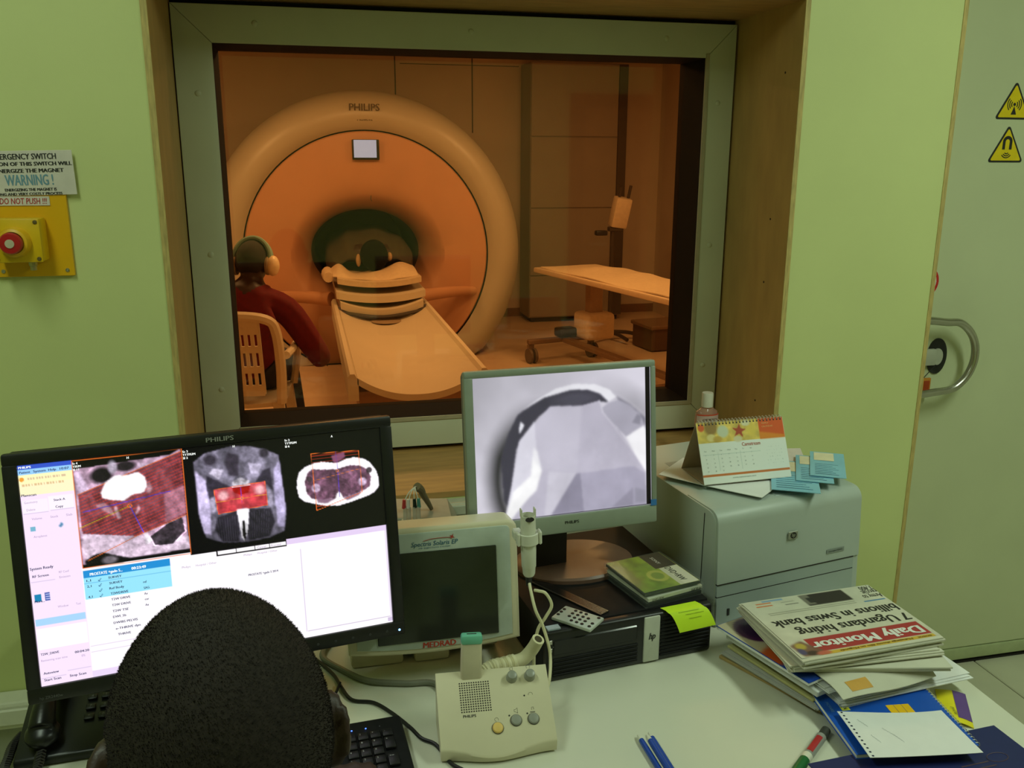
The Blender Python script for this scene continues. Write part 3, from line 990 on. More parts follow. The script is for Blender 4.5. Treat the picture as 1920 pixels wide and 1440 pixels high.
# ------------------------------------------------------------------ people
def skin_mesh(chains, extra=None, voxel=.006, sub=1):
    """chains: dict key->(xyz, radius); list of edges. Returns a remeshed continuous mesh"""
    keys, edges, root = chains
    me = bpy.data.meshes.new('skin')
    names = list(keys)
    me.from_pydata([keys[k][0] for k in names], [(names.index(a), names.index(b_)) for a, b_ in edges], [])
    ob = bpy.data.objects.new('skin', me)
    COL.objects.link(ob)
    ob.modifiers.new('s', 'SKIN')
    for i, k in enumerate(names):
        r = keys[k][1]
        sv = me.skin_vertices[0].data[i]
        sv.radius = r if isinstance(r, tuple) else (r, r)
        sv.use_root = (k == root)
    ss_ = ob.modifiers.new('u', 'SUBSURF')
    ss_.levels = sub
    ss_.render_levels = sub
    dg = bpy.context.evaluated_depsgraph_get()
    m1 = bpy.data.meshes.new_from_object(ob.evaluated_get(dg))
    bpy.data.objects.remove(ob, do_unlink=True)
    mb_ = MB()
    mb_.add([tuple(p.co) for p in m1.vertices], [tuple(q.vertices) for q in m1.polygons])
    if extra:
        for e_ in extra:
            mb_.add(e_.v, e_.f)
    if not voxel:
        return mb_
    return remesh(mb_, voxel)

def remesh(mb_, voxel, smooth=3):
    me = bpy.data.meshes.new('rm')
    me.from_pydata(mb_.v, [], mb_.f)
    ob = bpy.data.objects.new('rm', me)
    COL.objects.link(ob)
    rm = ob.modifiers.new('r', 'REMESH')
    rm.mode = 'VOXEL'
    rm.voxel_size = voxel
    s_ = ob.modifiers.new('sm', 'SMOOTH')
    s_.factor = .5
    s_.iterations = smooth
    dg = bpy.context.evaluated_depsgraph_get()
    m1 = bpy.data.meshes.new_from_object(ob.evaluated_get(dg))
    out = MB().add([tuple(p.co) for p in m1.vertices], [tuple(q.vertices) for q in m1.polygons])
    bpy.data.objects.remove(ob, do_unlink=True)
    return out

def head_surface(dx, dy, dz):
    """radius-like point of a head (face towards +y) for a unit direction; centre at mid head"""
    x, y, z = dx * .078, dy * .100, dz * .116
    if z < 0:
        t = min(1, -z / .116)
        x *= 1 - .30 * t ** 1.5
        if y < 0:
            y *= 1 - .42 * t
        else:
            y *= 1 - .06 * t
    else:
        t = z / .116
        if y < 0:
            y *= 1.02
        x *= 1 + .02 * math.sin(math.pi * t)
    if y > 0:
        fx = x / .02
        y += .022 * math.exp(-(fx * fx) - ((z + .018) / .022) ** 2)                 # nose
        y += .010 * math.exp(-(x / .012) ** 2 - ((z - .008) / .02) ** 2)             # bridge
        for s in (-1, 1):
            y -= .012 * math.exp(-((x - s * .032) / .014) ** 2 - ((z - .008) / .011) ** 2)   # sockets
            y += .006 * math.exp(-((x - s * .032) / .009) ** 2 - ((z - .004) / .006) ** 2)   # lids
        y += .007 * math.exp(-(x / .02) ** 2 - ((z + .058) / .007) ** 2)             # lips
        y -= .004 * math.exp(-(x / .024) ** 2 - ((z + .066) / .004) ** 2)
        y += .010 * math.exp(-(x / .022) ** 2 - ((z + .098) / .014) ** 2)            # chin
        y += .004 * math.exp(-(x / .05) ** 2 - ((z - .03) / .01) ** 2)               # brow
    return x, y, z

def head_mb(M, nu=48, nv=36, grow=0.0, ears=True, ear=1.0):
    mb_ = MB()
    v, f = [], []
    for j in range(nv + 1):
        t = math.pi * j / nv
        for i in range(nu):
            a = 2 * math.pi * i / nu
            d = (math.sin(t) * math.cos(a), math.sin(t) * math.sin(a), math.cos(t))
            p = head_surface(*d)
            v.append((p[0] + d[0] * grow, p[1] + d[1] * grow, p[2] + d[2] * grow))
    for j in range(nv):
        for i in range(nu):
            f.append((j * nu + i, (j + 1) * nu + i, (j + 1) * nu + (i + 1) % nu, j * nu + (i + 1) % nu))
    mb_.add(v, f, M)
    if ears:
        for s in (-1, 1):
            E_ = M @ TR(s * .0715, -.008, -.008) @ RZ(s * 24) @ RX(-8)
            mb_.ell((s * .004, 0, 0), (.008 * ear, .019 * ear, .032 * ear), E_, 14, 10)
            mb_.tube([(s * .010, .010, -.028), (s * .013, -.012, -.020), (s * .015, -.022, .004), (s * .014, -.012, .028), (s * .010, .008, .030)], .006, 8, E_, 4)
    return mb_

def hand(keys, edges, wrist_key, w_, d, side, name):
    """palm and five bent fingers; d forward, side towards the thumb"""
    w_, d, side = Vector(w_), Vector(d).normalized(), Vector(side).normalized()
    dn = Vector((0, 0, -1))
    p = w_ + d * .055
    keys[name + 'palm'] = (tuple(p), (.034, .016))
    edges.append((wrist_key, name + 'palm'))
    for k, (off, ln) in enumerate(((.030, .062), (.010, .074), (-.010, .070), (-.028, .055))):
        a = p + d * .028 + side * off
        keys[f'{name}f{k}a'] = (tuple(a), .0105)
        keys[f'{name}f{k}b'] = (tuple(a + d * ln * .45 + dn * .004), .0085)
        keys[f'{name}f{k}c'] = (tuple(a + d * ln * .78 + dn * .018), .0078)
        keys[f'{name}f{k}d'] = (tuple(a + d * ln * .95 + dn * .034), .0065)
        edges += [(name + 'palm', f'{name}f{k}a'), (f'{name}f{k}a', f'{name}f{k}b'), (f'{name}f{k}b', f'{name}f{k}c'), (f'{name}f{k}c', f'{name}f{k}d')]
    a = w_ + d * .022 + side * .026
    keys[name + 't0'] = (tuple(a), .013)
    keys[name + 't1'] = (tuple(a + d * .035 + side * .028 + dn * .006), .0105)
    keys[name + 't2'] = (tuple(a + d * .062 + side * .034 + dn * .014), .0085)
    edges += [(wrist_key, name + 't0'), (name + 't0', name + 't1'), (name + 't1', name + 't2')]

# ---- operator seated at the console, seen from behind
M_SKIN = mat('dark_skin', S(56, 36, 28), .5, var=.12, scale=60, bump=.15, bscale=400)
M_HAIR = mat('short_black_hair', S(44, 38, 34), .8, var=.35, scale=300, bump=.15, bscale=1400, spec=.25)
op = thing('person', 'person with close-cropped black hair seated at the console facing the wide monitor', 'person', (-.085, .58, 0), 0)
HM = TR(.0017, .0544, 1.2054) @ RZ(15.7) @ RX(-11.5) @ RY(2.7)
k_ = {}
k_['pelvis'] = ((0, -.03, .52), (.155, .11))
k_['waist'] = ((0, -.03, .68), (.135, .095))
k_['chest'] = ((0, -.02, .85), (.155, .105))
k_['neck0'] = ((0, -.015, .985), (.085, .07))
k_['neck1'] = ((0, .01, 1.075), .058)
k_['neck2'] = ((.002, .025, 1.15), .055)
ed = [('pelvis', 'waist'), ('waist', 'chest'), ('chest', 'neck0'), ('neck0', 'neck1'), ('neck1', 'neck2')]
for s, n in ((-1, 'l'), (1, 'r')):
    k_[n + 'sh'] = ((s * .17, -.015, .945), .068)
    k_[n + 'el'] = ((s * .27, .14, .835), .044)
    k_[n + 'wr'] = ((s * .135, .42, .810), .028)
    ed += [('neck0', n + 'sh'), (n + 'sh', n + 'el'), (n + 'el', n + 'wr')]
    hand(k_, ed, n + 'wr', (s * .135, .42, .810), (-s * .25, 1, 0), (-s, -.25, 0), n)
    k_[n + 'hip'] = ((s * .10, .02, .515), .095)
    k_[n + 'kn'] = ((s * .13, .42, .53), .066)
    k_[n + 'an'] = ((s * .13, .46, .10), .044)
    k_[n + 'to'] = ((s * .14, .62, .045), .036)
    ed += [('pelvis', n + 'hip'), (n + 'hip', n + 'kn'), (n + 'kn', n + 'an'), (n + 'an', n + 'to')]
body = skin_mesh((k_, ed, 'pelvis'), [head_mb(HM, ear=.85)], .0058)
body.build('body', M_SKIN, op, True, 180)
# clothes: the body's own surface round the chosen limbs, grown outwards
def cloth_from(body_mb, keys, edges, wear, grow, name, material, parent, extra=()):
    """wear(edge) says which bones the garment covers"""
    V = np.array(body_mb.v)
    best = np.full(len(V), 1e9)
    on = np.zeros(len(V), bool)
    segs = [(np.array(keys[a_][0]), np.array(keys[b_][0]), wear((a_, b_))) for a_, b_ in edges]
    segs += [(np.array(p), np.array(q), False) for p, q in extra]
    for p, q, w2 in segs:
        d = q - p
        t = np.clip(((V - p) @ d) / (d @ d), 0, 1)
        r = np.linalg.norm(V - p - t[:, None] * d, axis=1)
        m_ = r < best
        best[m_] = r[m_]
        on[m_] = w2
    me = bpy.data.meshes.new('tmp')
    me.from_pydata(body_mb.v, [], body_mb.f)
    nr = np.zeros(len(V) * 3)
    me.vertices.foreach_get('normal', nr)
    nr = nr.reshape(-1, 3)
    bpy.data.meshes.remove(me)
    idx = -np.ones(len(V), int)
    F = [f_ for f_ in body_mb.f if all(on[i] for i in f_)]
    used = sorted({i for f_ in F for i in f_})
    idx[used] = np.arange(len(used))
    W = V[used] + nr[used] * grow
    MB().add([tuple(p) for p in W], [tuple(int(idx[i]) for i in f_) for f_ in F]).build(name, material, parent, True, 180)
TORSO = ('waist', 'chest', 'neck0', 'lsh', 'rsh', 'lel', 'rel')
def upper(e_):
    return e_[1] in TORSO
def upper_long(e_):
    return e_[1] in TORSO + ('lwr', 'rwr')
def lower(e_):
    return e_[1] in ('lhip', 'rhip', 'lkn', 'rkn', 'lan', 'ran')
HSEG = [((.0, .03, 1.16), (.0, .06, 1.30))]
cloth_from(body, k_, ed, upper, .007, 'shirt', mat('shirt_grey', S(92, 92, 100), .8, var=.1), op, HSEG)
cloth_from(body, k_, ed, lower, .009, 'trousers', mat('trousers_navy', S(40, 42, 52), .8, var=.1), op, HSEG)
# hair: a scalp cap with fine stubble
def hair_cap(M, nu=96, nv=60, grow=.005, line=.018):
    v, f, keep = [], [], []
    nrm = []
    for j in range(nv + 1):
        t = math.pi * j / nv
        for i in range(nu):
            a = 2 * math.pi * i / nu
            d = (math.sin(t) * math.cos(a), math.sin(t) * math.sin(a), math.cos(t))
            p = head_surface(*d)
            # hairline: high in front, above the ears, low on the nape
            fr = d[1]
            hz = -.062 + (.062 + line) * max(0, min(1, (fr + .55) / .75)) + (.028 * max(0, min(1, (fr - .2) / .5)))
            g_ = grow * (1 - math.exp(-max(0, p[2] - hz) / .01)) - .002 * (p[2] <= hz)
            v.append((p[0] + d[0] * g_, p[1] + d[1] * g_, p[2] + d[2] * g_))
            keep.append(p[2] > hz - .004)
            nrm.append(d)
    for j in range(nv):
        for i in range(nu):
            q = (j * nu + i, (j + 1) * nu + i, (j + 1) * nu + (i + 1) % nu, j * nu + (i + 1) % nu)
            if all(keep[x] for x in q):
                f.append(q)
    return v, f, nrm
hv, hf, hn = hair_cap(HM)
hair = MB().add(hv, hf, HM).build('hair', M_HAIR, op, True, 180)
st = MB()
sv_, sf_ = [], []
rr = random.Random(5)
areas = []
for q in hf:
    a, b_, c_ = (Vector(hv[q[k]]) for k in (0, 1, 2))
    areas.append((b_ - a).cross(c_ - a).length)
tot = sum(areas)
for q, ar in zip(hf, areas):
    nn = ar / tot * 26000
    nn = int(nn) + (rr.random() < nn - int(nn))
    A, B, C, E4 = (Vector(hv[x]) for x in q)
    N = Vector(hn[q[0]])
    for _ in range(nn):
        u, w2 = rr.random(), rr.random()
        p = (A * (1 - u) + E4 * u) * (1 - w2) + (B * (1 - u) + C * u) * w2
        dr = (N + Vector((rr.uniform(-.6, .6), rr.uniform(-.6, .6), rr.uniform(-.3, .6)))).normalized()
        L = rr.uniform(.0008, .0024)
        sd = dr.orthogonal().normalized() * .00035
        k0 = len(sv_)
        sv_ += [tuple(p - sd), tuple(p + sd), tuple(p + dr * L)]
        sf_.append((k0, k0 + 1, k0 + 2))
st.add(sv_, sf_, HM)
st.build('hair_stubble', M_HAIR, op, False, kind='stuff')

# operator's office chair
oc = thing('office_chair', 'black swivel office chair under the seated operator', 'chair', (-.085, .54, 0), 0)
MB().rbox(-.24, .24, -.22, .24, .36, .44, .03, 2).build('seat', M_BLACK2, oc)
MB().rbox(-.21, .21, -.30, -.24, .56, .95, .025, 2).build('backrest', M_BLACK2, oc)
MB().tube([(0, -.15, .36), (0, -.31, .38), (0, -.315, .60)], .022, 8).build('back_support', M_BLACKPL, oc)
MB().cyl((0, 0, .09), (0, 0, .37), .028, n=16).build('gas_lift', M_STEEL, oc)
for k in range(5):
    a = 2 * math.pi * k / 5 + .3
    l_ = MB().tube([(0, 0, .10), (.28 * math.cos(a), .28 * math.sin(a), .075)], .02, 8, smooth=1).build('base_leg', M_BLACKPL, oc)
    cx, cy = .28 * math.cos(a), .28 * math.sin(a)
    MB().cyl((cx - .02 * math.sin(a), cy + .02 * math.cos(a), .03), (cx + .02 * math.sin(a), cy - .02 * math.cos(a), .03), .03, n=14).build('castor', M_BLACKPL, l_)

# ---- attendant on the plastic chair in the scan room
M_SWEAT = mat('maroon_sweater', S(100, 8, 18), .9, var=.15, scale=40, bump=.2, bscale=200)
at_ = thing('person', 'person in a maroon sweater wearing ear defenders seated in the scan room', 'person', (-.325, 4.86, -.018), -6)
AH = TR(.04, .085, 1.115) @ RZ(-8) @ RX(-22)
ka = {}
ka['pelvis'] = ((0, -.02, .53), (.16, .12))
ka['waist'] = ((0, -.04, .66), (.15, .11))
ka['chest'] = ((.0, -.01, .82), (.165, .115))
ka['neck0'] = ((.015, .02, .945), (.10, .08))
ka['neck1'] = ((.03, .05, 1.03), .056)
ka['neck2'] = ((.04, .07, 1.08), .054)
ea = [('pelvis', 'waist'), ('waist', 'chest'), ('chest', 'neck0'), ('neck0', 'neck1'), ('neck1', 'neck2')]
for s, n in ((-1, 'l'), (1, 'r')):
    ka[n + 'sh'] = ((s * .215, .0, .89), .072)
    xo = .375 if s > 0 else .425
    ka[n + 'el'] = ((s * xo, .03, .61), .054)
    ka[n + 'wr'] = ((s * (xo - .02), .25, .555), .034)
    ea += [('neck0', n + 'sh'), (n + 'sh', n + 'el'), (n + 'el', n + 'wr')]
    hand(ka, ea, n + 'wr', (s * (xo - .02), .25, .555), (0, 1, -.35), (-s, 0, .1), n)
    ka[n + 'hip'] = ((s * .10, .03, .53), .095)
    ka[n + 'kn'] = ((s * .13, .44, .53), .070)
    ka[n + 'an'] = ((s * .20, .36, .11), .045)
    ka[n + 'to'] = ((s * .22, .52, .036), .038)
    ea += [('pelvis', n + 'hip'), (n + 'hip', n + 'kn'), (n + 'kn', n + 'an'), (n + 'an', n + 'to')]
abody = skin_mesh((ka, ea, 'pelvis'), [head_mb(AH, 32, 24)], .0085)
abody.build('body', M_SKIN, at_, True, 180)
ASEG = [((.04, .07, 1.09), (.04, .09, 1.22))]
cloth_from(abody, ka, ea, upper_long, .014, 'sweater', M_SWEAT, at_, ASEG)
cloth_from(abody, ka, ea, lower, .012, 'trousers', mat('trousers_navy', S(40, 42, 52)), at_, ASEG)
h2, f2, _n = hair_cap(AH, 48, 32, .012)
MB().add(h2, f2, AH).build('hair', M_HAIR, at_, True, 180)
ph_ = thing('ear_defenders', 'cream ear defenders with pale green headband on the seated attendant', 'headphones', (-.325, 4.86, -.018), -6)
bandp = [(s_ * .098 * math.cos(t_), -.01, .02 + .118 * math.sin(t_)) for s_ in (1,) for t_ in [math.pi * k / 10 for k in range(11)]]
hb = MB()
for dy in (-.018, 0, .018):
    hb.tube([(x, y + dy, z) for x, y, z in bandp], .012, 8, AH)
hb.build('headband', mat('headband_green', S(128, 168, 156), .6), ph_)
for s in (-1, 1):
    MB().ell((s * .112, -.012, -.012), (.034, .045, .055), AH, 20, 14).build('ear_cup', mat('ear_cup_cream', S(240, 214, 170), .4), ph_)
    MB().lathe([(.045, 0), (.047, .012), (.040, .018)], 18, AH @ TR(s * .078, -.012, -.012) @ RY(s * 90), 1.1, 1.0).build('ear_cushion', mat('ear_cushion', S(150, 128, 96), .6), ph_)

# ---- patient lying in the bore, crown of the head towards the window
pt = thing('person', 'person lying in the scanner bore with dark hair and ear pads under a blanket', 'person', (.525, 7.05, 0))
PH = TR(0, .02, .895) @ RX(90) @ RZ(180)
kp = {}
kp['pelvis'] = ((0, .95, .87), (.17, .10))
kp['chest'] = ((0, .42, .90), (.19, .11))
kp['neck0'] = ((0, .22, .90), (.10, .07))
kp['neck1'] = ((0, .13, .895), .056)
ep = [('pelvis', 'chest'), ('chest', 'neck0'), ('neck0', 'neck1')]
for s, n in ((-1, 'l'), (1, 'r')):
    kp[n + 'sh'] = ((s * .19, .27, .88), .065)
    kp[n + 'el'] = ((s * .25, .58, .86), .045)
    kp[n + 'wr'] = ((s * .16, .80, .93), .032)
    ep += [('neck0', n + 'sh'), (n + 'sh', n + 'el'), (n + 'el', n + 'wr')]
    hand(kp, ep, n + 'wr', (s * .16, .80, .93), (-s * .5, 1, 0), (-s, -.3, .1), n)
    kp[n + 'hip'] = ((s * .10, 1.0, .86), .09)
    kp[n + 'kn'] = ((s * .11, 1.38, .87), .06)
    ep += [('pelvis', n + 'hip'), (n + 'hip', n + 'kn')]
skin_mesh((kp, ep, 'pelvis'), [head_mb(PH, 32, 24)], .010).build('body', M_SKIN, pt, True, 180)
h3, f3, _n = hair_cap(PH, 48, 32, .034, .02)
MB().add(h3, f3, PH).build('hair', mat('black_curly_hair', S(14, 12, 11), .9, var=.3, scale=120, bump=.5, bscale=150, spec=.1), pt, True, 180)
for s in (-1, 1):
    MB().ell((s * .122, .0, .885 + .012 * s), (.020, .032, .042 - .008 * s), RY(-8 * s) if False else ID, 16, 10).build('ear_pad', mat('ear_pad_tan', S(176, 146, 104), .6), pt)
def blank(u, v):
    a = math.pi * u
    t = v
    rx, rz = .36, .27
    g_ = .30 + .70 * min(1, t * 3.2) ** .6
    return (rx * math.cos(a) * (.75 + .25 * g_) * (1 + .02 * math.sin(5 * a)), .13 + 1.2 * t, .80 + rz * g_ * max(0, math.sin(a)) ** .8 + .010 * math.sin(9 * a + 4 * t))
MB().grid(blank, 32, 10, thick=(0, 0, -.012)).build('blanket', mat('blanket_olive', S(64, 56, 38), .9, var=.15, scale=12), pt)
# pillow and towel at the table's end
pl = thing('bed_cloth', 'bunched cream cloth under the head of the person in the bore', 'cloth', (.525, 6.95, 0))
def clothf(u, v):
    x = -.335 + .635 * u
    y = -.24 + .38 * v
    h = .085 * math.exp(-((x - .19) / .11) ** 2) * (1 if v < .9 else .6) + .055 * math.exp(-((x + .27) / .06) ** 2) + .03 * math.exp(-(x / .1) ** 2)
    ed_ = math.sin(math.pi * min(1, v * 1.6) * .5) ** .5
    return (x, y, .7950 - .035 * max(0, 1 - ((x - .005) / .31) ** 2) + h * ed_ + .003 * math.sin(22 * x + 9 * y))
MB().grid(clothf, 30, 14, thick=(0, 0, -.005)).build('cloth', mat('sheet_cream', S(230, 198, 150)), pl)
rl_ = MB().tube([(-.366, -.22, .785), (-.368, -.05, .79), (-.364, .12, .79)], .045, 12, rad=lambda t: .85 + .2 * math.sin(math.pi * t))
rl_.build('rolled_end', mat('sheet_cream', S(230, 198, 150)), pl)
# ------------------------------------------------------------------ desk
DZ = .75
dk = thing('desk', 'pale laminate desk carrying the monitors and papers below the window', 'desk', (0, 0, 0))
MB().rbox(-.487, 1.113, .80, 1.97, DZ - .028, DZ, .003, 2).build('worktop', M_DESK, dk)
for xx in (-.46, 1.06):
    MB().box(xx, xx + .025, .86, 1.90, 0, DZ - .028).build('side_panel', M_DESK, dk, False)
MB().box(-.435, 1.06, 1.78, 1.80, .25, DZ - .028).build('modesty_panel', M_DESK, dk, False)

# ------------------------------------------------------------------ wide monitor
def bezel(parent, w, h, l, r, t, b_, depth, material, M, rad=.004):
    """front ring of a monitor: four bars, name housing_front"""
    mb_ = MB()
    mb_.rbox(-w / 2, w / 2, 0, depth, h - t, h, rad, 2, M)
    mb_.rbox(-w / 2, w / 2, 0, depth, 0, b_, rad, 2, M)
    mb_.rbox(-w / 2, -w / 2 + l, 0, depth, b_ - .002, h - t + .002, rad * .6, 2, M)
    mb_.rbox(w / 2 - r, w / 2, 0, depth, b_ - .002, h - t + .002, rad * .6, 2, M)
    return mb_.build('bezel', material, parent)

wm = thing('wide_monitor', 'wide black monitor showing scan slices and a white protocol list', 'monitor', (-.146, 1.283, DZ), 8.3)
WM = TR(0, 0, .136) @ RX(-9.2)
bezel(wm, .556, .366, .0195, .0195, .0185, .0245, .014, M_BLACKPL, WM)
MB().rbox(-.276, .276, .012, .045, .002, .364, .008, 2, WM).rbox(-.15, .15, .04, .066, .06, .30, .012, 2, WM).build('rear_housing', M_BLACK2, wm)
MB().rbox(-.055, .055, .068, .092, -.13, .16, .006, 2, WM @ RX(9.2)).build('stand_column', M_BLACKPL, wm)
MB().lathe([(.115, 0), (.115, .008), (.108, .014), (.02, .018), (.0001, .018)], 40, TR(0, .09, .0), 1.0, .78).build('stand_base', M_BLACKPL, wm)
lg = MB().text('PHILIPS', WM @ TR(0, -.0006, .3535) @ MXZ, width=.040, cap=.0068, x=-.006, y=0, bold=.02)
lg.build('maker_lettering', mat('logo_grey', S(150, 150, 146), .5), wm, False)
MB().text('hp ZR2440w', WM @ TR(0, -.0006, .0065) @ MXZ, width=.030, cap=.0042, x=-.262, y=0).build('model_lettering', mat('logo_dim', S(96, 96, 96), .5), wm, False)
for k in range(5):
    MB().lathe([(.0022, 0), (.002, .0008), (.0001, .001)], 10, WM @ TR(.135 + .028 * k, -.0001, .011) @ RX(90)).build('button', mat('button_dark', S(60, 60, 62), .4), wm)
MB().ell((.268, -.0003, .010), (.0018, .001, .0018), WM, 10, 6).build('power_light', mat('blue_led', S(60, 130, 255), .3, emit=(.15, .45, 1, 1), estr=6), wm)

# picture on the wide screen
P = Paint(470, 294, (4, 3, 6))
white = (255, 250, 255)
pink = (246, 226, 250)
P.rect(.0, .0, .134, 1.0, pink)
P.rect(.0, .0, .134, .018, (52, 84, 200)).rect(.0, .018, .134, .042, (150, 205, 250))
P.rect(.0, .042, .134, .135, (255, 246, 190)).rect(.0, .085, .134, .135, (255, 240, 205), .6)
P.ell((.008, .062), .006, .010, (238, 160, 60))
for k in range(14):
    P.rect(.022 + .007 * k, .056, .027 + .007 * k - .001 * (k % 3), .066, (190, 150, 130), .55)
    P.rect(.008 + .0075 * k, .084, .013 + .0075 * k - .001 * (k % 4), .094, (200, 150, 100), .55)
P.rect(.003, .155, .066, .215, (250, 236, 252)).rect(.068, .150, .130, .212, (252, 240, 252))
for (u0, v0, u1, v1) in ((.003, .213, .064, .2155), (.07, .211, .129, .2135), (.003, .52, .062, .5225), (.07, .945, .128, .9475), (.003, .962, .064, .9645)):
    P.rect(u0, v0, u1, v1, (214, 196, 226))
P.rect(.015, .275, .028, .295, (120, 180, 205)).poly([(.085, .285), (.093, .27), (.099, .278), (.091, .293)], (90, 140, 180))
P.rect(.008, .578, .024, .612, (20, 130, 178)).rect(.034, .576, .046, .612, (70, 90, 170))
for k in range(3):
    P.rect(.035, .583 + .010 * k, .045, .586 + .010 * k, (200, 210, 250))
P.rect(.004, .690, .128, .722, (168, 212, 250))
P.rect(.004, .735, .130, .83, (255, 252, 255))
P.rect(.132, .49, 1.0, 1.0, white)
P.rect(.132, .968, .45, 1.0, (232, 214, 244))
P.rect(.42, .0, 1.0, .505, (5, 3, 7))
P.rect(.692, .494, 1.0, .520, (226, 206, 240)).rect(.692, .519, 1.0, .522, (190, 170, 205))
P.rect(.730, .55, .733, .968, (205, 190, 220)).rect(.735, .965, .995, .969, (190, 176, 204))
P.rect(.992, .52, .9985, .985, (232, 220, 240)).rect(.985, .972, .998, .99, (206, 190, 220))
P.rect(.134, .505, .362, .538, (34, 142, 212)).rect(.134, .538, .362, .637, (150, 226, 250))
for k in range(1, 4):
    P.rect(.134, .538 + .0248 * k, .362, .5395 + .0248 * k, (112, 190, 230))
for k in range(9):
    P.rect(.134, .664 + .027 * k, .362, .6655 + .027 * k, (222, 208, 230))
for k in range(4):
    P.line((.170, .556 + .0245 * k), (.172, .560 + .0245 * k), .0008, (30, 60, 110)).line((.172, .560 + .0245 * k), (.177, .549 + .0245 * k), .0008, (30, 60, 110))
P.rect(.49, .497, .692, .526, (16, 10, 18))
for a, b_ in ((.494, .545), (.5475, .598), (.6005, .640), (.6425, .689)):
    P.rect(a, .503, b_, .521, (250, 246, 250))
# first slice
P.rect(.134, .0, .421, .49, (6, 4, 6))
I1 = P.mask_poly([(.136, .042), (.386, .022), (.416, .0), (.418, .47), (.136, .475)], 1)
n1 = P.noise(26, 3)
P.put(I1, (196, 160, 186))
P.modulate(I1, n1, .45, 1.5)
P.poly([(.137, .06), (.15, .05), (.185, .20), (.21, .235), (.20, .25), (.165, .20), (.14, .13)], (222, 196, 226), .9, 3)
P.poly([(.30, .04), (.345, .06), (.385, .13), (.392, .22), (.375, .22), (.36, .13), (.33, .08), (.30, .06)], (226, 200, 226), .8, 3)
P.ell((.205, .082), .028, .036, (16, 12, 16), .95, .5)
P.ell((.268, .052), .026, .022, (22, 18, 22), .9, .5)
P.ell((.235, .05), .012, .03, (200, 190, 210), .8, .6)
P.poly([(.152, .335), (.28, .378), (.36, .40), (.418, .41), (.418, .47), (.15, .475), (.137, .42), (.143, .335)], (238, 214, 236), .95, 3)
P.modulate(P.mask_poly([(.152, .335), (.28, .378), (.418, .41), (.418, .47), (.15, .475)], 2), P.noise(40, 9), .75, 1.15)
P.poly([(.141, .157), (.419, .011), (.419, .309), (.279, .378), (.2, .352), (.143, .335)], (82, 12, 18), .66, 1)
HB = P.mask_poly([(.141, .157), (.419, .011), (.419, .309), (.279, .378), (.143, .335)], 0)
ang = math.atan2((.011 - .157) * 294 / 470, .278)
dist = (-(P.U - .141) * math.sin(ang) + (P.V - .157) * 294 / 470 * math.cos(ang))
line_ = (np.abs(((dist / .0090) % 1.0) - .5) > .30).astype(float)
P.put(HB * line_, (196, 62, 54), .62)
P.poly([(.2, .161), (.213, .118), (.24, .089), (.27, .095), (.3, .085), (.317, .112), (.319, .155), (.309, .18), (.279, .185), (.256, .207), (.222, .196), (.203, .185)], (255, 250, 255), 1, 2)
P.ell((.262, .150), .008, .008, (240, 205, 225), .6, .6)
P.poly([(.182, .215), (.205, .205), (.222, .235), (.23, .275), (.215, .26)], (230, 196, 214), .55, 3)
P.poly([(.235, .225), (.245, .285), (.236, .29), (.228, .24)], (236, 210, 226), .7, 2)
P.poly([(.292, .235), (.298, .25), (.286, .28), (.282, .275)], (222, 180, 196), .8, 2)
P.poly([(.325, .13), (.335, .17), (.325, .19), (.315, .18)], (226, 190, 205), .6, 3)
P.poly([(.362, .20), (.418, .17), (.418, .30), (.36, .335)], (206, 150, 176), .6, 4)
P.poly([(.314, .387), (.365, .336), (.406, .313), (.412, .386), (.374, .44), (.325, .436)], (12, 10, 12), .97, 2)
P.modulate(P.mask_poly([(.314, .387), (.365, .336), (.406, .313), (.412, .386), (.374, .44), (.325, .436)], 1), P.noise(60, 5), .5, 7.0)
P.poly([(.298, .365), (.312, .375), (.318, .42), (.303, .42)], (250, 240, 250), .9, 2)
P.poly([(.141, .461), (.165, .438), (.19, .432), (.225, .455), (.257, .474), (.239, .489), (.145, .489)], (10, 8, 10), .97, 2)
P.ell((.205, .470), .02, .018, (150, 140, 150), .7, .6)
P.line((.150, .238), (.38, .19), .0011, (70, 60, 190)).line((.27, .235), (.299, .364), .0011, (80, 70, 220)).line((.134, .310), (.27, .235), .0010, (180, 160, 30))
P.put(P.mask_ell((.27, .235), .0062, .0098, .1) * (1 - P.mask_ell((.27, .235), .0042, .0066, .1)), (250, 120, 40))
for p, q in (((.134, .004), (.42, .001)), ((.42, .001), (.42, .494)), ((.134, .004), (.134, .49)), ((.134, .492), (.42, .496)), ((.141, .157), (.419, .011)), ((.279, .378), (.419, .309)), ((.15, .46), (.279, .378))):
    P.line(p, q, .0009, (226, 110, 40))
# second slice
O2 = [(.448, .07), (.481, .033), (.556, .013), (.61, .022), (.65, .043), (.69, .079), (.693, .197), (.699, .362), (.689, .45), (.644, .472), (.581, .478), (.511, .465), (.466, .43), (.453, .332), (.452, .205)]
m2 = P.mask_poly(O2, 2)
P.put(m2, (128, 122, 142))
P.modulate(m2, P.noise(40, 21), .5, 1.45)
P.poly([(.452, .11), (.478, .16), (.486, .27), (.480, .42), (.462, .41), (.452, .32)], (214, 200, 240), .95, 3)
P.poly([(.690, .10), (.672, .15), (.668, .26), (.672, .43), (.69, .43), (.698, .34), (.694, .2)], (206, 194, 236), .95, 3)
P.poly([(.482, .14), (.549, .208), (.507, .216), (.486, .267), (.478, .2)], (46, 40, 54), .9, 3)
P.poly([(.662, .135), (.665, .25), (.65, .215), (.612, .205), (.64, .145)], (46, 40, 54), .9, 3)
P.poly([(.545, .04), (.575, .06), (.57, .16), (.545, .15), (.535, .09)], (56, 48, 62), .85, 4)
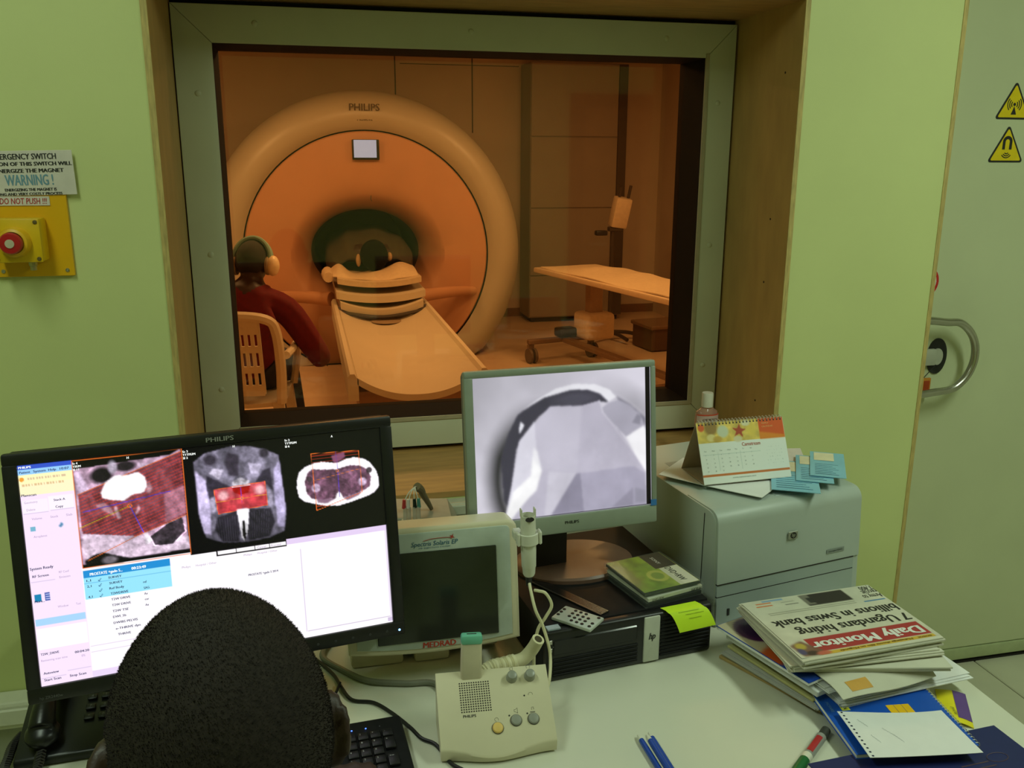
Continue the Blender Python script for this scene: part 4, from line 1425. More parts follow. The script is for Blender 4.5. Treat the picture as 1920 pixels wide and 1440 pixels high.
P.ell((.495, .068), .018, .026, (34, 28, 38), .8, .6)
P.ell((.648, .062), .013, .022, (40, 34, 44), .8, .6)
P.poly([(.50, .11), (.53, .12), (.515, .165), (.49, .13)], (222, 212, 236), .85, 2)
P.poly([(.60, .10), (.64, .115), (.625, .16), (.605, .15)], (206, 196, 224), .8, 2)
P.poly([(.55, .185), (.575, .165), (.60, .185), (.597, .203), (.553, .205)], (240, 232, 246), .9, 2)
P.modulate(P.mask_ell((.575, .18), .02, .024, .3), P.noise(70, 8), .3, 1.3)
P.poly([(.502, .342), (.564, .318), (.562, .40), (.556, .474), (.51, .46), (.492, .40)], (34, 30, 40), .92, 3)
P.poly([(.592, .322), (.655, .33), (.664, .40), (.645, .465), (.585, .474), (.580, .42)], (36, 32, 42), .92, 3)
P.poly([(.557, .314), (.592, .318), (.584, .425), (.573, .476), (.565, .454)], (252, 248, 255), 1, 1)
P.poly([(.571, .375), (.576, .37), (.578, .44), (.574, .476), (.568, .44)], (12, 8, 12), 1, 1)
B2 = [(.498, .21), (.644, .199), (.647, .314), (.505, .327)]
b2 = P.mask_poly(B2, 0)
P.put(b2, (222, 52, 62), .82)
P.modulate(b2, P.noise(50, 14), .75, 1.25)
P.poly([(.498, .21), (.55, .206), (.555, .255), (.507, .262)], (214, 100, 112), .75, 3).poly([(.60, .20), (.644, .199), (.645, .25), (.61, .255)], (214, 100, 112), .75, 3)
P.ell((.523, .243), .014, .022, (246, 190, 196), .9, .7).ell((.628, .236), .014, .022, (244, 184, 190), .9, .7)
P.poly([(.549, .208), (.601, .207), (.595, .242), (.571, .249), (.553, .233)], (176, 14, 18), 1, 1)
P.line((.55, .207), (.60, .206), .0016, (240, 220, 230))
P.line((.503, .270), (.646, .262), .0008, (230, 150, 60)).line((.573, .21), (.575, .318), .0007, (120, 60, 170))
P.put(P.mask_ell((.575, .266), .005, .008, .1) * (1 - P.mask_ell((.575, .266), .0033, .0052, .1)), (250, 130, 50))
for k in range(4):
    P.line(B2[k], B2[(k + 1) % 4], .0008, (250, 110, 50))
for vv in (.265, .30):
    P.ell((.492, vv), .008, .02, (196, 186, 214), .8, .7).ell((.655, vv), .008, .02, (196, 186, 214), .8, .7)
# third slice
BX3 = [(.785, .092), (.93, .101), (.932, .311), (.789, .373)]
hb3 = P.mask_poly([(.785, .092), (.93, .101), (.93, .165), (.787, .175)], 0)
ln3 = (((P.V * 60) % 1.0) < .35).astype(float)
P.put(hb3 * ln3, (150, 46, 30), .8)
P.put(P.mask_poly([(.79, .345), (.857, .352), (.789, .373)], 0) * ln3, (170, 60, 40), .8)
O3 = [(.737, .215), (.745, .175), (.763, .153), (.79, .140), (.814, .136), (.845, .146), (.864, .150), (.89, .135), (.916, .132), (.945, .145), (.962, .165), (.98, .21), (.986, .246), (.985, .296), (.97, .32), (.952, .332), (.90, .352), (.857, .364), (.815, .355), (.782, .338), (.752, .32), (.739, .296), (.735, .25)]
P.poly(O3, (255, 250, 255), 1, 1)
I3 = [(.760, .225), (.770, .185), (.783, .168), (.81, .175), (.858, .182), (.90, .17), (.93, .178), (.952, .20), (.962, .24), (.957, .285), (.94, .302), (.90, .318), (.872, .325), (.866, .305), (.860, .29), (.854, .305), (.85, .325), (.81, .322), (.778, .312), (.764, .285)]
i3 = P.mask_poly(I3, 1)
P.put(i3, (122, 82, 106))
P.modulate(i3, P.noise(46, 31), .45, 1.4)
P.ell((.792, .262), .013, .021, (200, 176, 204), .9, .4).ell((.935, .258), .013, .021, (200, 176, 204), .9, .4)
P.ell((.775, .215), .008, .014, (60, 48, 56), .9, .4).ell((.958, .205), .009, .014, (60, 48, 56), .9, .4)
P.poly([(.852, .302), (.866, .302), (.878, .355), (.844, .35)], (255, 250, 255), .9, 2)
P.poly([(.845, .112), (.885, .10), (.888, .125), (.862, .15), (.85, .15)], (146, 84, 118), .9, 2)
P.poly([(.79, .31), (.85, .325), (.82, .345), (.795, .335)], (110, 70, 96), .8, 2).poly([(.872, .325), (.93, .305), (.92, .325), (.885, .342)], (110, 70, 96), .8, 2)
for k in range(4):
    P.line(BX3[k], BX3[(k + 1) % 4], .0008, (232, 110, 40))
P.line((.787, .225), (.932, .192), .0007, (220, 120, 60), .8).line((.86, .095), (.862, .32), .0008, (90, 60, 190), .9)
P.put(P.mask_ell((.860, .190), .0045, .007, .1) * (1 - P.mask_ell((.860, .190), .003, .0047, .1)), (250, 140, 50))
# fine tissue grain over the three slices
P.modulate(I1, P.noise(95, 41), .62, 1.30)
P.poly([(.2, .161), (.213, .118), (.24, .089), (.27, .095), (.3, .085), (.317, .112), (.319, .155), (.309, .18), (.279, .185), (.256, .207), (.222, .196), (.203, .185)], (255, 250, 255), 1, 2)
P.modulate(m2, P.noise(85, 42) * .6 + P.noise(30, 44) * .4, .50, 1.45)
P.modulate(i3, P.noise(110, 43), .55, 1.45)
for k in range(9):
    u_ = .500 + .0072 * k
    P.line((u_, .345 + .004 * (k % 3)), (u_ + .004 - .001 * k, .46), .0007, (120, 114, 134), .28)
    P.line((.592 + .0072 * k, .335 + .005 * (k % 2)), (.588 + .0066 * k, .46), .0007, (120, 114, 134), .28)
P.put(m2 * np.clip((P.V - .36) / .14, 0, 1), (8, 6, 10), .45)
P.poly([(.557, .314), (.592, .318), (.586, .40), (.579, .38), (.573, .37), (.568, .38), (.563, .41)], (252, 248, 255), 1, 2)
SW, SH, SZ0 = .518, .324, .0235
scr = P.mesh('screen', lambda U, V: ((U - .5) * SW, 0 * U + .0035, SZ0 + (1 - V) * SH), attr_mat('wide_screen_glow', .25, 1.08), wm)
scr.matrix_local = WM
SM = WM @ TR(-SW / 2, .0031, SZ0 + SH) @ MXZ
def tx(mb_, s, u, v, cap, width=None, bold=.0):
    return mb_.text(s, SM, cap=cap, width=width, x=u * SW, y=-v * SH, bold=bold)
M_SCRBLUE = mat('screen_ink', S(40, 44, 96), .5, emit=S(52, 52, 104), estr=.6)
M_SCRWHT = mat('screen_white', S(240, 240, 240), .5, emit=S(236, 236, 240), estr=.9)
M_SCRGRY = mat('screen_grey_ink', S(150, 130, 170), .5, emit=S(176, 150, 196), estr=.75)
t1 = MB()
for s, u, v, c, wd in (('Patient', .004, .036, .0034, .014), ('System', .038, .036, .0034, .016), ('Help', .075, .036, .0034, .010), ('10:07', .103, .036, .0034, .012),
                       ('Planscan', .003, .138, .0036, .019), ('Stack A', .080, .172, .0032, .015), ('Copy', .083, .203, .0034, .010), ('System Ready', .004, .468, .0040, .030),
                       ('RF Screen', .008, .502, .0036, .021), ('More...', .007, .616, .0036, .013), ('SURVEY', .196, .556, .0034, .018), ('SURVEY', .197, .582, .0034, .018),
                       ('Ref Body', .196, .606, .0034, .020), ('T2WDRIVE', .198, .631, .0034, .024), ('1,1', .140, .556, .0034, .006), ('2,1', .140, .582, .0034, .006),
                       ('4,1', .140, .631, .0034, .006), ('ref', .285, .600, .0034, .005), ('SAG', .285, .628, .0034, .008), ('T2W DRIVE', .198, .658, .0034, .026), ('Ax', .285, .655, .0034, .005),
                       ('T2W DRIVE', .198, .685, .0034, .026), ('cor', .285, .681, .0034, .006), ('T2W TSE', .198, .713, .0034, .022), ('Ax', .285, .708, .0034, .005),
                       ('DWI_5b', .198, .740, .0034, .018), ('DWIBS PELVIS', .198, .768, .0034, .033), ('e-THRIVE dyn', .202, .796, .0034, .034), ('THRIVE', .206, .824, .0034, .018),
                       ('Autoview', .009, .945, .0036, .020), ('Start Scan', .009, .976, .0036, .022), ('Stop Scan', .073, .976, .0036, .022), ('T2W_DRIVE', .007, .857, .0034, .024), ('00:04:20', .092, .872, .0034, .019), ('PROSTATE +gado 5 2014', .574, .645, .0034, .045)):
    tx(t1, s, u, v, c, wd, .03)
t1.build('screen_ink', M_SCRBLUE, wm, False)
t3 = MB()
for s, u, v, c, wd in (('Geometry', .008, .170, .0032, .017), ('Delete', .012, .203, .0032, .011), ('Volume', .022, .245, .0032, .013), ('Stack', .068, .245, .0032, .010), ('Slab', .107, .245, .0032, .008),
                       ('RF Conf', .074, .497, .0032, .013), ('Emission', .074, .520, .0032, .014), ('Airoplanes', .022, .325, .0032, .017), ('Window', .062, .652, .0032, .014), ('Tool', .108, .652, .0032, .006),
                       ('Remaining scan time', .007, .885, .0030, .034), ('0%', .108, .893, .0032, .005), ('Cancel', .606, .518, .0034, .013), ('Proceed', .646, .518, .0034, .015),
                       ('Philips', .566, .545, .0032, .012), ('Hospital / Other', .605, .545, .0032, .030), ('Philips', .392, .560, .0032, .012), ('Hospital / Other', .430, .560, .0032, .030)):
    tx(t3, s, u, v, c, wd)
t3.build('screen_grey_ink', M_SCRGRY, wm, False)
t2_ = MB()
for s, u, v, c, wd in (('PHILIPS', .003, .014, .0030, .016), ('Sc 4', .135, .020, .0030, .007), ('TSE/M', .135, .034, .0030, .011), ('Sl 11', .135, .048, .0030, .008), ('Sc 2', .422, .020, .0032, .008), ('T1TFE/M', .422, .035, .0032, .018), ('Sl 2', .422, .050, .0032, .007),
                       ('Sc 2', .710, .018, .0032, .008), ('T1TFE/M', .710, .033, .0032, .018), ('Sl 6', .710, .048, .0032, .007), ('H', .561, .020, .0034, .003), ('A', .848, .022, .0034, .003), ('H', .274, .020, .0034, .003),
                       ('PROSTATE +gado 5...', .150, .530, .0042, .044), ('00:23:49', .258, .530, .0040, .020)):
    tx(t2_, s, u, v, c, wd, .04)
t2_.build('screen_white_lettering', M_SCRWHT, wm, False)

# ------------------------------------------------------------------ desktop computer lying flat
pc = thing('desktop_computer', 'black desktop computer lying flat with a silver front strip under the grey monitor', 'computer', (.541, 1.356, DZ), 6.4)
PW, PD, PHt = .334, .378, .1
MB().rbox(-PW / 2, PW / 2, .018, PD, .003, PHt, .004, 2).build('case', M_BLACK2, pc)
MB().rbox(-PW / 2, PW / 2, .0, .020, .0, PHt - .002, .006, 3).build('front_panel', M_BLACKPL, pc)
MB().rbox(.0235, .0555, -.003, .004, .004, PHt - .006, .002, 2).build('silver_strip', mat('strip_silver', S(196, 198, 186), .4), pc)
for k in range(11):
    MB().rbox(.058, PW / 2 - .006, -.0022, .004, .010 + .0074 * k, .0145 + .0074 * k, .001, 1).build('grille_rib', M_BLACK2, pc)
MB().rbox(-PW / 2 + .012, .010, -.002, .004, .052, .082, .002, 1).build('optical_drive', M_GLOSSBLK, pc)
for k in range(5):
    MB().rbox(-PW / 2 + .012, .012, -.0022, .004, .010 + .0076 * k, .0150 + .0076 * k, .001, 1).build('grille_rib', M_BLACK2, pc)
for k in range(2):
    MB().rbox(-PW / 2 + .004 + .0 * k, -PW / 2 + .010, -.003, .002, .060 + .016 * k, .068 + .016 * k, .0006, 1).build('usb_port', M_STEEL, pc)
MB().text('hp', TR(.0395, -.0035, .050) @ MXZ, cap=.013, width=.014, x=-.007, bold=.03, shear=.25).build('maker_lettering', M_DARKTXT, pc, False)
MB().box(-.162, -.138, .006, .020, PHt - .002, PHt + .0008).build('badge_sticker', mat('sticker_blue', S(170, 186, 200), .4), pc, False)

# ------------------------------------------------------------------ grey monitor on the computer
gm_ = thing('grey_monitor', 'square grey monitor showing a black and white camera view inside the bore', 'monitor', (.452, 1.482, .85), 4.0)
GMt = TR(0, 0, .117) @ RX(-7.0)
M_SILV = mat('monitor_silver', S(150, 160, 146), .4, .15, var=.03)
bezel(gm_, .375, .317, .0165, .0105, .0135, .036, .016, M_SILV, GMt)
MB().rbox(-.184, .184, .012, .05, .003, .314, .010, 2, GMt).build('rear_housing', mat('monitor_back', S(110, 114, 106), .5), gm_)
MB().rbox(-.035, .035, .085, .105, .005, .22, .006, 2).build('stand_column', mat('column_dark', S(46, 42, 40), .4), gm_)
MB().lathe([(.125, 0), (.125, .007), (.119, .011), (.03, .014), (.0001, .014)], 44, TR(.055, .105, 0), 1.0, .74).build('stand_base', mat('base_gloss', S(112, 86, 74), .36, spec=.35), gm_)
MB().text('PHILIPS', GMt @ TR(0, -.0006, .018) @ MXZ, width=.028, cap=.0056, x=-.003, bold=.02).build('maker_lettering', M_DARKTXT, gm_, False)
MB().box(.174, .186, -.0008, 0, .034, .046, GMt).build('blue_sticker', mat('sticker_cyan', S(60, 120, 190), .4), gm_, False)
Q = Paint(250, 196, (206, 204, 216))
n_ = Q.noise(6, 2)
g_ = np.hypot((Q.U - .60) / .62, (Q.V - .72) / .78)
ring = np.clip(1 - np.abs(g_ - .78) / .17, 0, 1)
left = np.clip((.42 - Q.U) / .3, 0, 1) * np.clip((Q.V - .15) / .4, 0, 1)
base = 218 - 165 * ring ** 1.5 * (left ** .6) - 40 * ring * np.clip((Q.U - .62) / .3, 0, 1)
cor = np.clip(1 - np.hypot(Q.U - .0, Q.V - 0) / .8, 0, 1)
base = base - 46 * cor
Q.a = np.stack([base, base * .985, base * 1.04], -1) / 255
Q.poly([(.271, .235), (.35, .173), (.454, .107), (.558, .083), (.68, .098), (.759, .141), (.798, .198), (.753, .226), (.706, .165), (.636, .132), (.541, .124), (.384, .165)], (236, 235, 242), 1, 1)
Q.poly([(.271, .241), (.384, .165), (.541, .124), (.636, .132), (.706, .169), (.749, .226), (.696, .225), (.609, .25), (.418, .24), (.356, .29), (.242, .46), (.224, .51), (.183, .84), (.165, .903), (.148, .858), (.137, .558), (.183, .392), (.236, .27)], (62, 60, 72), 1, 2)
Q.ell((.56, .19), .12, .045, (84, 82, 96), .8, .8)
Q.poly([(.252, .315), (.272, .34), (.262, .37), (.245, .40), (.243, .36)], (232, 232, 240), 1, 1)
Q.poly([(.798, .19), (.87, .25), (.968, .36), (.968, .45), (.85, .33)], (120, 118, 132), .9, 4)
Q.poly([(.704, .276), (.75, .235), (.811, .22), (.872, .258), (.935, .33), (.968, .417), (.968, .482), (.852, .488), (.76, .36)], (176, 173, 188), 1, 2)
Q.poly([(.92, .33), (.945, .35), (.935, .41), (.89, .39)], (140, 138, 152), .9, 2)
Q.poly([(.852, .488), (.959, .416), (.968, .44), (.968, .75), (.904, .62)], (250, 249, 253), 1, 3)
Q.poly([(.242, .451), (.418, .226), (.591, .24), (.701, .212), (.713, .298), (.817, .447), (.904, .628), (.965, .754), (.972, 1.0), (.37, 1.0), (.146, 1.0), (.193, .756)], (190, 186, 202), 1, 1)
Q.poly([(.242, .451), (.33, .32), (.335, .512), (.359, .664), (.30, .74), (.19, .88), (.15, 1.0), (.146, 1.0), (.193, .756)], (222, 220, 232), .9, 3)
Q.poly([(.32, .50), (.34, .53), (.362, .67), (.33, .80), (.25, .90), (.18, 1.0), (.15, .98), (.20, .80), (.30, .70)], (255, 255, 255), .9, 4)
Q.poly([(.40, .68), (.56, .715), (.41, 1.0), (.37, 1.0)], (206, 203, 216), .9, 5)
Q.poly([(.558, .715), (.584, .718), (.60, 1.0), (.405, 1.0)], (140, 136, 156), .85, 3)
Q.poly([(.584, .718), (.894, .703), (.965, .765), (.972, 1.0), (.60, 1.0)], (168, 164, 184), .85, 3)
Q.poly([(.89, .86), (.89, .99), (.76, .99)], (148, 144, 162), .8, 3).poly([(.90, .86), (.965, .89), (.965, .98), (.90, .97)], (150, 148, 164), .7, 2)
Q.line((.70, .215), (.72, .30), .004, (206, 203, 216)).line((.72, .30), (.90, .62), .003, (204, 200, 214))
for c_ in range(3):
    Q.a[..., c_] = Q.blur(Q.a[..., c_], 3)
Q.a *= (1 + .16 * (Q.noise(5, 12) - .5) + .10 * (Q.noise(13, 13) - .5) * np.clip((Q.V - .3) / .3, 0, 1))[..., None]
Q.put(Q.mask_poly([(.242, .46), (.42, .23), (.60, .24), (.56, .72), (.36, .66)], 14), (214, 211, 224), .35)
Q.rect(.969, 0, 1.0, 1.0, (10, 10, 12)).rect(0, .991, 1, 1, (10, 10, 12))
s2_ = Q.mesh('screen', lambda U, V: (-.171 + U * .348, 0 * U + .0035, .0355 + (1 - V) * .2685), attr_mat('grey_screen_glow', .25, .95), gm_)
s2_.matrix_local = GMt

# ------------------------------------------------------------------ injector control display
md = thing('injector_display', 'beige injector control display with a dark screen between the two monitors', 'display', (.187, 1.372, DZ), 0)
MM_ = TR(0, 0, .066) @ RX(-9)
def hpoly(w, h, sag, r, inset=0.0):
    pts = []
    w2 = w / 2 - inset
    for k in range(13):      # arched bottom edge
        x = -w2 + 2 * w2 * k / 12
        pts.append((x, inset - sag * (1 - (x / (w / 2)) ** 2) + sag))
    for cx, sx in ((w2 - r, 1), (-w2 + r, -1)):
        for j in range(5):
            a = D2R(90 * j / 4)
            if sx > 0:
                pts.append((cx + r * math.cos(a), h - inset - r + r * math.sin(a)))
            else:
                pts.append((cx - r * math.sin(a), h - inset - r + r * math.cos(a)))
    return pts
def bev_prism(poly, d0, d1, bv, M):
    bm = bmesh.new()
    n = len(poly)
    fv = [bm.verts.new((x, d0, z)) for x, z in poly]
    bv_ = [bm.verts.new((x, d1, z)) for x, z in poly]
    bm.faces.new(fv)
    bm.faces.new(list(reversed(bv_)))
    for k in range(n):
        bm.faces.new((fv[(k + 1) % n], fv[k], bv_[k], bv_[(k + 1) % n]))
    bmesh.ops.recalc_face_normals(bm, faces=bm.faces)
    e2 = [e_ for e_ in bm.edges if abs(e_.verts[0].co.y - d0) < 1e-6 and abs(e_.verts[1].co.y - d0) < 1e-6]
    bmesh.ops.bevel(bm, geom=e2, offset=bv, segments=3, profile=.5, affect='EDGES')
    bm.verts.index_update()
    r = MB().add([tuple(p.co) for p in bm.verts], [tuple(q.index for q in fa.verts) for fa in bm.faces], M)
    bm.free()
    return r
bev_prism(hpoly(.300, .224, .010, .016), 0, .06, .006, MM_).build('housing', M_BEIGE, md)
bev_prism(hpoly(.272, .205, .009, .008), -.002, .004, .001, MM_ @ TR(0, 0, .010)).build('face_panel', mat('face_grey', S(186, 196, 186), .45), md)
MB().rbox(-.1005, .1105, -.0045, .004, .024, .182, .001, 1, MM_).build('screen', mat('dead_screen', S(44, 48, 42), .16), md)
l1 = MM_ @ TR(0, -.0026, 0) @ MXZ
MB().text('Spectris Solaris EP', l1, width=.081, cap=.0078, x=-.037, y=.1915, shear=.2, bold=.012).text('MR INJECTION SYSTEM', l1, width=.054, cap=.0024, x=-.024, y=.1868).build('blue_lettering', mat('medrad_blue', S(56, 104, 130), .5), md, False)
sw_ = MB().tube([(-.016, -.003, .2005), (.002, -.003, .2035), (.026, -.003, .2035), (.034, -.003, .2018)], .0005, 5, MM_)
sw_.prism([(.032, .1995), (.035, .2025), (.039, .2015), (.0355, .2045), (.036, .209), (.0335, .2055), (.030, .207), (.032, .2035)], 0, .0003, l1)
sw_.build('red_swoosh', mat('swoosh_red', S(178, 60, 48), .5), md)
MB().text('MEDRAD', l1, width=.058, cap=.0098, x=-.024, y=.0115, bold=.035, shear=.05).build('red_lettering', mat('medrad_red', S(186, 62, 42), .5), md, False)
MB().rbox(-.145, -.050, .085, .21, 0, .05, .006, 2).build('foot', M_BEIGE, md)
MB().rbox(-.030, .035, .082, .21, 0, .05, .006, 2).build('foot', M_BEIGE, md)
MB().rbox(-.135, .130, .09, .215, .012, .075, .008, 2).build('rear_base', mat('beige_dark', S(150, 142, 118), .5), md)

# hand switch clipped to the display's side
hs = thing('hand_switch', 'white hand switch standing in a clip on the side of the beige display', 'hand switch', (.346, 1.352, .955))
HS = RY(-1.5)
MB().lathe([(.0001, 0), (.0085, .0), (.0105, .004), (.0115, .016), (.0125, .018), (.0132, .05), (.0132, .085), (.0128, .112), (.0120, .112), (.0118, .100), (.0001, .100)], 24, HS).build('body', M_WHITEPL, hs)
MB().rbox(-.013, -.0105, -.006, .006, .108, .124, .001, 1, HS).rbox(.0105, .013, -.006, .006, .108, .124, .001, 1, HS).build('top_prong', M_WHITEPL, hs)
MB().lathe([(.0075, 0), (.0075, .002), (.0001, .002)], 16, HS @ TR(0, -.0125, .108) @ RX(60), 1, .55).build('thumb_slot', M_DARKGAP, hs)
cp = MB()
cp.shell([(.0140, .062), (.0182, .062), (.0182, .080), (.0140, .080), (.0140, .062)], 26, HS)
cp.rbox(-.0215, -.016, -.012, .004, .060, .084, .002, 1, HS).rbox(.016, .0215, -.012, .004, .060, .084, .002, 1, HS)
cp.build('clip', M_WHITEPL, hs)
MB().rbox(-.022, -.008, .010, .03, .062, .078, .002, 1, HS).build('clip_arm', M_WHITEPL, hs)
MB().cyl((0, 0, -.018), (0, 0, .002), .005, .0065, 12).build('strain_relief', M_BLACKPL, hs)
M_CORD = mat('cream_cord', S(220, 214, 176), .5)
hc_ = MB().tube([(.346, 1.352, .945), (.346, 1.338, .932), (.350, 1.32, .905), (.362, 1.315, .876), (.371, 1.30, .832), (.361, 1.268, .80), (.350, 1.26, .785), (.34, 1.275, .758)], .0028, 8).build('switch_cable', M_CORD)
tag(hc_, 'cream cable running down from the hand switch to the intercom', 'cable')
hc2 = MB().tube([(.354, 1.344, .930), (.360, 1.338, .931), (.371, 1.332, .928), (.381, 1.330, .906), (.371, 1.330, .885), (.357, 1.330, .862), (.351, 1.330, .82), (.350, 1.332, .770), (.345, 1.36, .754)], .0028, 8).build('loop_cable', M_CORD)
tag(hc2, 'cream cable making a small loop beside the black computer', 'cable')

# corrugated hose
ho = thing('corrugated_hose', 'cream corrugated hose with an open end behind the intercom', 'hose', (0, 0, 0))
hp_ = catmull([(.238, 1.292, .765), (.245, 1.292, .802), (.265, 1.297, .818), (.290, 1.303, .818), (.312, 1.308, .819)], 14)
NN = len(hp_)
MB().tube([tuple(p) for p in hp_], .0140, 14, smooth=1, rad=lambda t: 1 + .09 * math.sin(t * 150)).build('bellows', M_CORD, ho)
e1 = catmull([(.310, 1.308, .819), (.328, 1.31, .823), (.342, 1.308, .840), (.350, 1.300, .862)], 6)
hm = MB()
hm.tube([tuple(p) for p in e1], .0115, 14, smooth=1, rad=lambda t: 1 - .05 * t)
hm.build('cuff', M_CORD, ho)
dv = (e1[-1] - e1[-2]).normalized()
MB().cyl(tuple(e1[-1]), tuple(e1[-1] + dv * .0006), .0068, n=14).build('opening', mat('hose_dark', S(70, 62, 40), .8), ho)

# ------------------------------------------------------------------ intercom
ic = thing('intercom', 'beige desk intercom with speaker grille, round buttons and short microphone', 'intercom', (.252, 1.157, DZ), -3.9)
IW, ID_, IZ0, IZ1 = .0905, .1005, .026, .097
def yfront(x):
    t = (x + IW) / (2 * IW)
    return -.0135 * math.sin(math.pi * t) ** 2 * (1.25 - .6 * t) - .001
def itop(x, y):
    y0 = yfront(x)
    return IZ0 - .003 + (IZ1 - IZ0 + .003) * (y - y0) / (ID_ - y0)
ib = MB()
NX = 30
cols = []
for k in range(NX + 1):
    x = -IW + 2 * IW * k / NX
    y0 = yfront(x)
    zp = lambda y_: IZ0 + (IZ1 - IZ0) * y_ / ID_
    cols.append([(x, y0 + .004, .004), (x, y0, zp(y0) - .003), (x, y0 + .002, zp(y0 + .002)), (x, ID_ - .002, zp(ID_ - .002)), (x, ID_, IZ1 - .004), (x, ID_, .004)])
v = [p for c in cols for p in c]
f = []
for k in range(NX):
    for j in range(6):
        f.append((k * 6 + j, k * 6 + (j + 1) % 6, (k + 1) * 6 + (j + 1) % 6, (k + 1) * 6 + j))
f.append(tuple(range(5, -1, -1)))
f.append(tuple(NX * 6 + j for j in range(6)))
f = [tuple(reversed(q)) for q in f]
ib.add(v, f)
ib.build('body', M_BEIGE, ic, True, 40)
MB().rbox(-.080, .080, .006, .09, 0, .006, .002, 1).build('rubber_foot', M_BLACKPL, ic)
slope = math.degrees(math.atan2(IZ1 - IZ0, ID_))
L_ = math.hypot(ID_, IZ1 - IZ0)
FM = TR(0, 0, IZ0) @ RX(slope)      # local: x right, y up the slope, z normal
def fuv(u, v):
    return (-IW + 2 * IW * u, L_ * (1 - v))
gh = MB()
for a in range(13):
    for c_ in range(13):
        x, y = fuv(.205 + .255 * a / 12, .185 + .375 * c_ / 12)
        gh.cyl((x, y, .0002), (x, y, .0007), .0011, n=8, M=FM)
gh.build('speaker_grille', M_DARKGAP, ic, False, kind='stuff')
M_BTN = mat('button_grey', S(150, 152, 142), .3)
for u, v in ((.675, .165), (.838, .165)):
    x, y = fuv(u, v)
    MB().lathe([(.0092, 0), (.0088, .004), (.0078, .0115), (.0066, .0135), (.003, .0145), (.0001, .0146)], 24, FM @ TR(x, y, 0)).build('volume_knob', M_BTN, ic)
for u, v, mm in ((.667, .725, M_BTN), (.82, .725, M_BTN), (.50, .80, mat('button_yellow', S(232, 196, 112), .35))):
    x, y = fuv(u, v)
    MB().lathe([(.0094, 0), (.0094, .0012), (.0001, .0012)], 24, FM @ TR(x, y, 0)).build('button_ring', mat('button_rim', S(90, 88, 76), .4), ic)
    MB().lathe([(.0084, 0), (.0084, .0028), (.0070, .0045), (.003, .0052), (.0001, .0053)], 24, FM @ TR(x, y, 0)).build('push_button', mm, ic)
ld = MB()
for u, v in ((.767, .415), (.612, .655), (.772, .648)):
    x, y = fuv(u, v)
    ld.lathe([(.0014, 0), (.0012, .0008), (.0001, .001)], 10, FM @ TR(x, y, .0))
ld.build('indicator', M_DARKTXT, ic)
pi_ = MB()
def pic_speaker(u, v, s):
    x, y = fuv(u, v)
    P_ = [(-.002, -.0012), (-.0006, -.0012), (.0018, -.003), (.0018, .003), (-.0006, .0012), (-.002, .0012)]
    for k in range(6):
        a, b_ = P_[k], P_[(k + 1) % 6]
        pi_.tube([(x + a[0] * s, y + a[1] * s, .0003), (x + b_[0] * s, y + b_[1] * s, .0003)], .0002, 4, FM, 1)
def pic_loop(u, v, s, a0=-60, a1=240):
    x, y = fuv(u, v)
    pi_.tube([(x + .0024 * s * math.cos(D2R(a0 + (a1 - a0) * k / 8)), y + .0022 * s * math.sin(D2R(a0 + (a1 - a0) * k / 8)), .0003) for k in range(9)], .0002, 4, FM, 1)
pic_speaker(.68, .045, 1.3)
pic_loop(.835, .035, 1.3)
pic_loop(.823, .405, 1.4, -20, 200)
pic_speaker(.675, .600, 1.4)
pic_loop(.498, .690, 1.3, -40, 260)
x, y = fuv(.823, .600)
pi_.tube([(x - .0015, y - .001, .0003), (x - .0015, y + .003, .0003), (x + .0018, y + .0034, .0003), (x + .0018, y - .0006, .0003)], .00025, 4, FM, 1)
pi_.box(x - .0045, x + .0035, y - .0050, y - .0036, .0001, .0004, FM)
pi_.build('button_symbol', mat('symbol_grey', S(110, 106, 92), .6), ic)
x, y = fuv(.212, .632)
MB().text('PHILIPS', FM @ TR(0, 0, .0004), width=.0205, cap=.0042, x=x, y=y, bold=.02).build('maker_lettering', M_DARKTXT, ic, False)
# microphone stalk with mint cap
IM_ = TR(-.0335, .094, .078) @ RX(-6) @ RY(2)
stalk = MB()
for z0_, z1_, w0, w1, d0, d1 in ((-.01, .072, .0175, .0165, .009, .0075),):
    stalk.add([(-w0, -d0, z0_), (w0, -d0, z0_), (w0, d0, z0_), (-w0, d0, z0_), (-w1, -d1, z1_), (w1, -d1, z1_), (w1, d1, z1_), (-w1, d1, z1_)],
              [(3, 2, 1, 0), (4, 5, 6, 7), (0, 1, 5, 4), (1, 2, 6, 5), (2, 3, 7, 6), (3, 0, 4, 7)])
bmx = bmesh.new()
vv = [bmx.verts.new(p) for p in stalk.v]
for q in stalk.f:
    bmx.faces.new([vv[i] for i in q])
bmesh.ops.bevel(bmx, geom=list(bmx.edges), offset=.004, segments=3, profile=.5, affect='EDGES')
bmx.verts.index_update()
st2 = MB().add([tuple(p.co) for p in bmx.verts], [tuple(q.index for q in fa.verts) for fa in bmx.faces], IM_)
bmx.free()
mk = st2.build('microphone', mat('mic_beige', S(204, 194, 166), .5), ic)
MB().rbox(-.0172, .0172, -.0092, .0092, .066, .082, .004, 2, IM_).build('mint_cap', mat('mint_cap', S(112, 190, 164), .45), mk)
MB().rbox(-.008, .008, -.002, .001, .0812, .0824, .0005, 1, IM_).build('cap_slot', M_DARKGAP, mk)

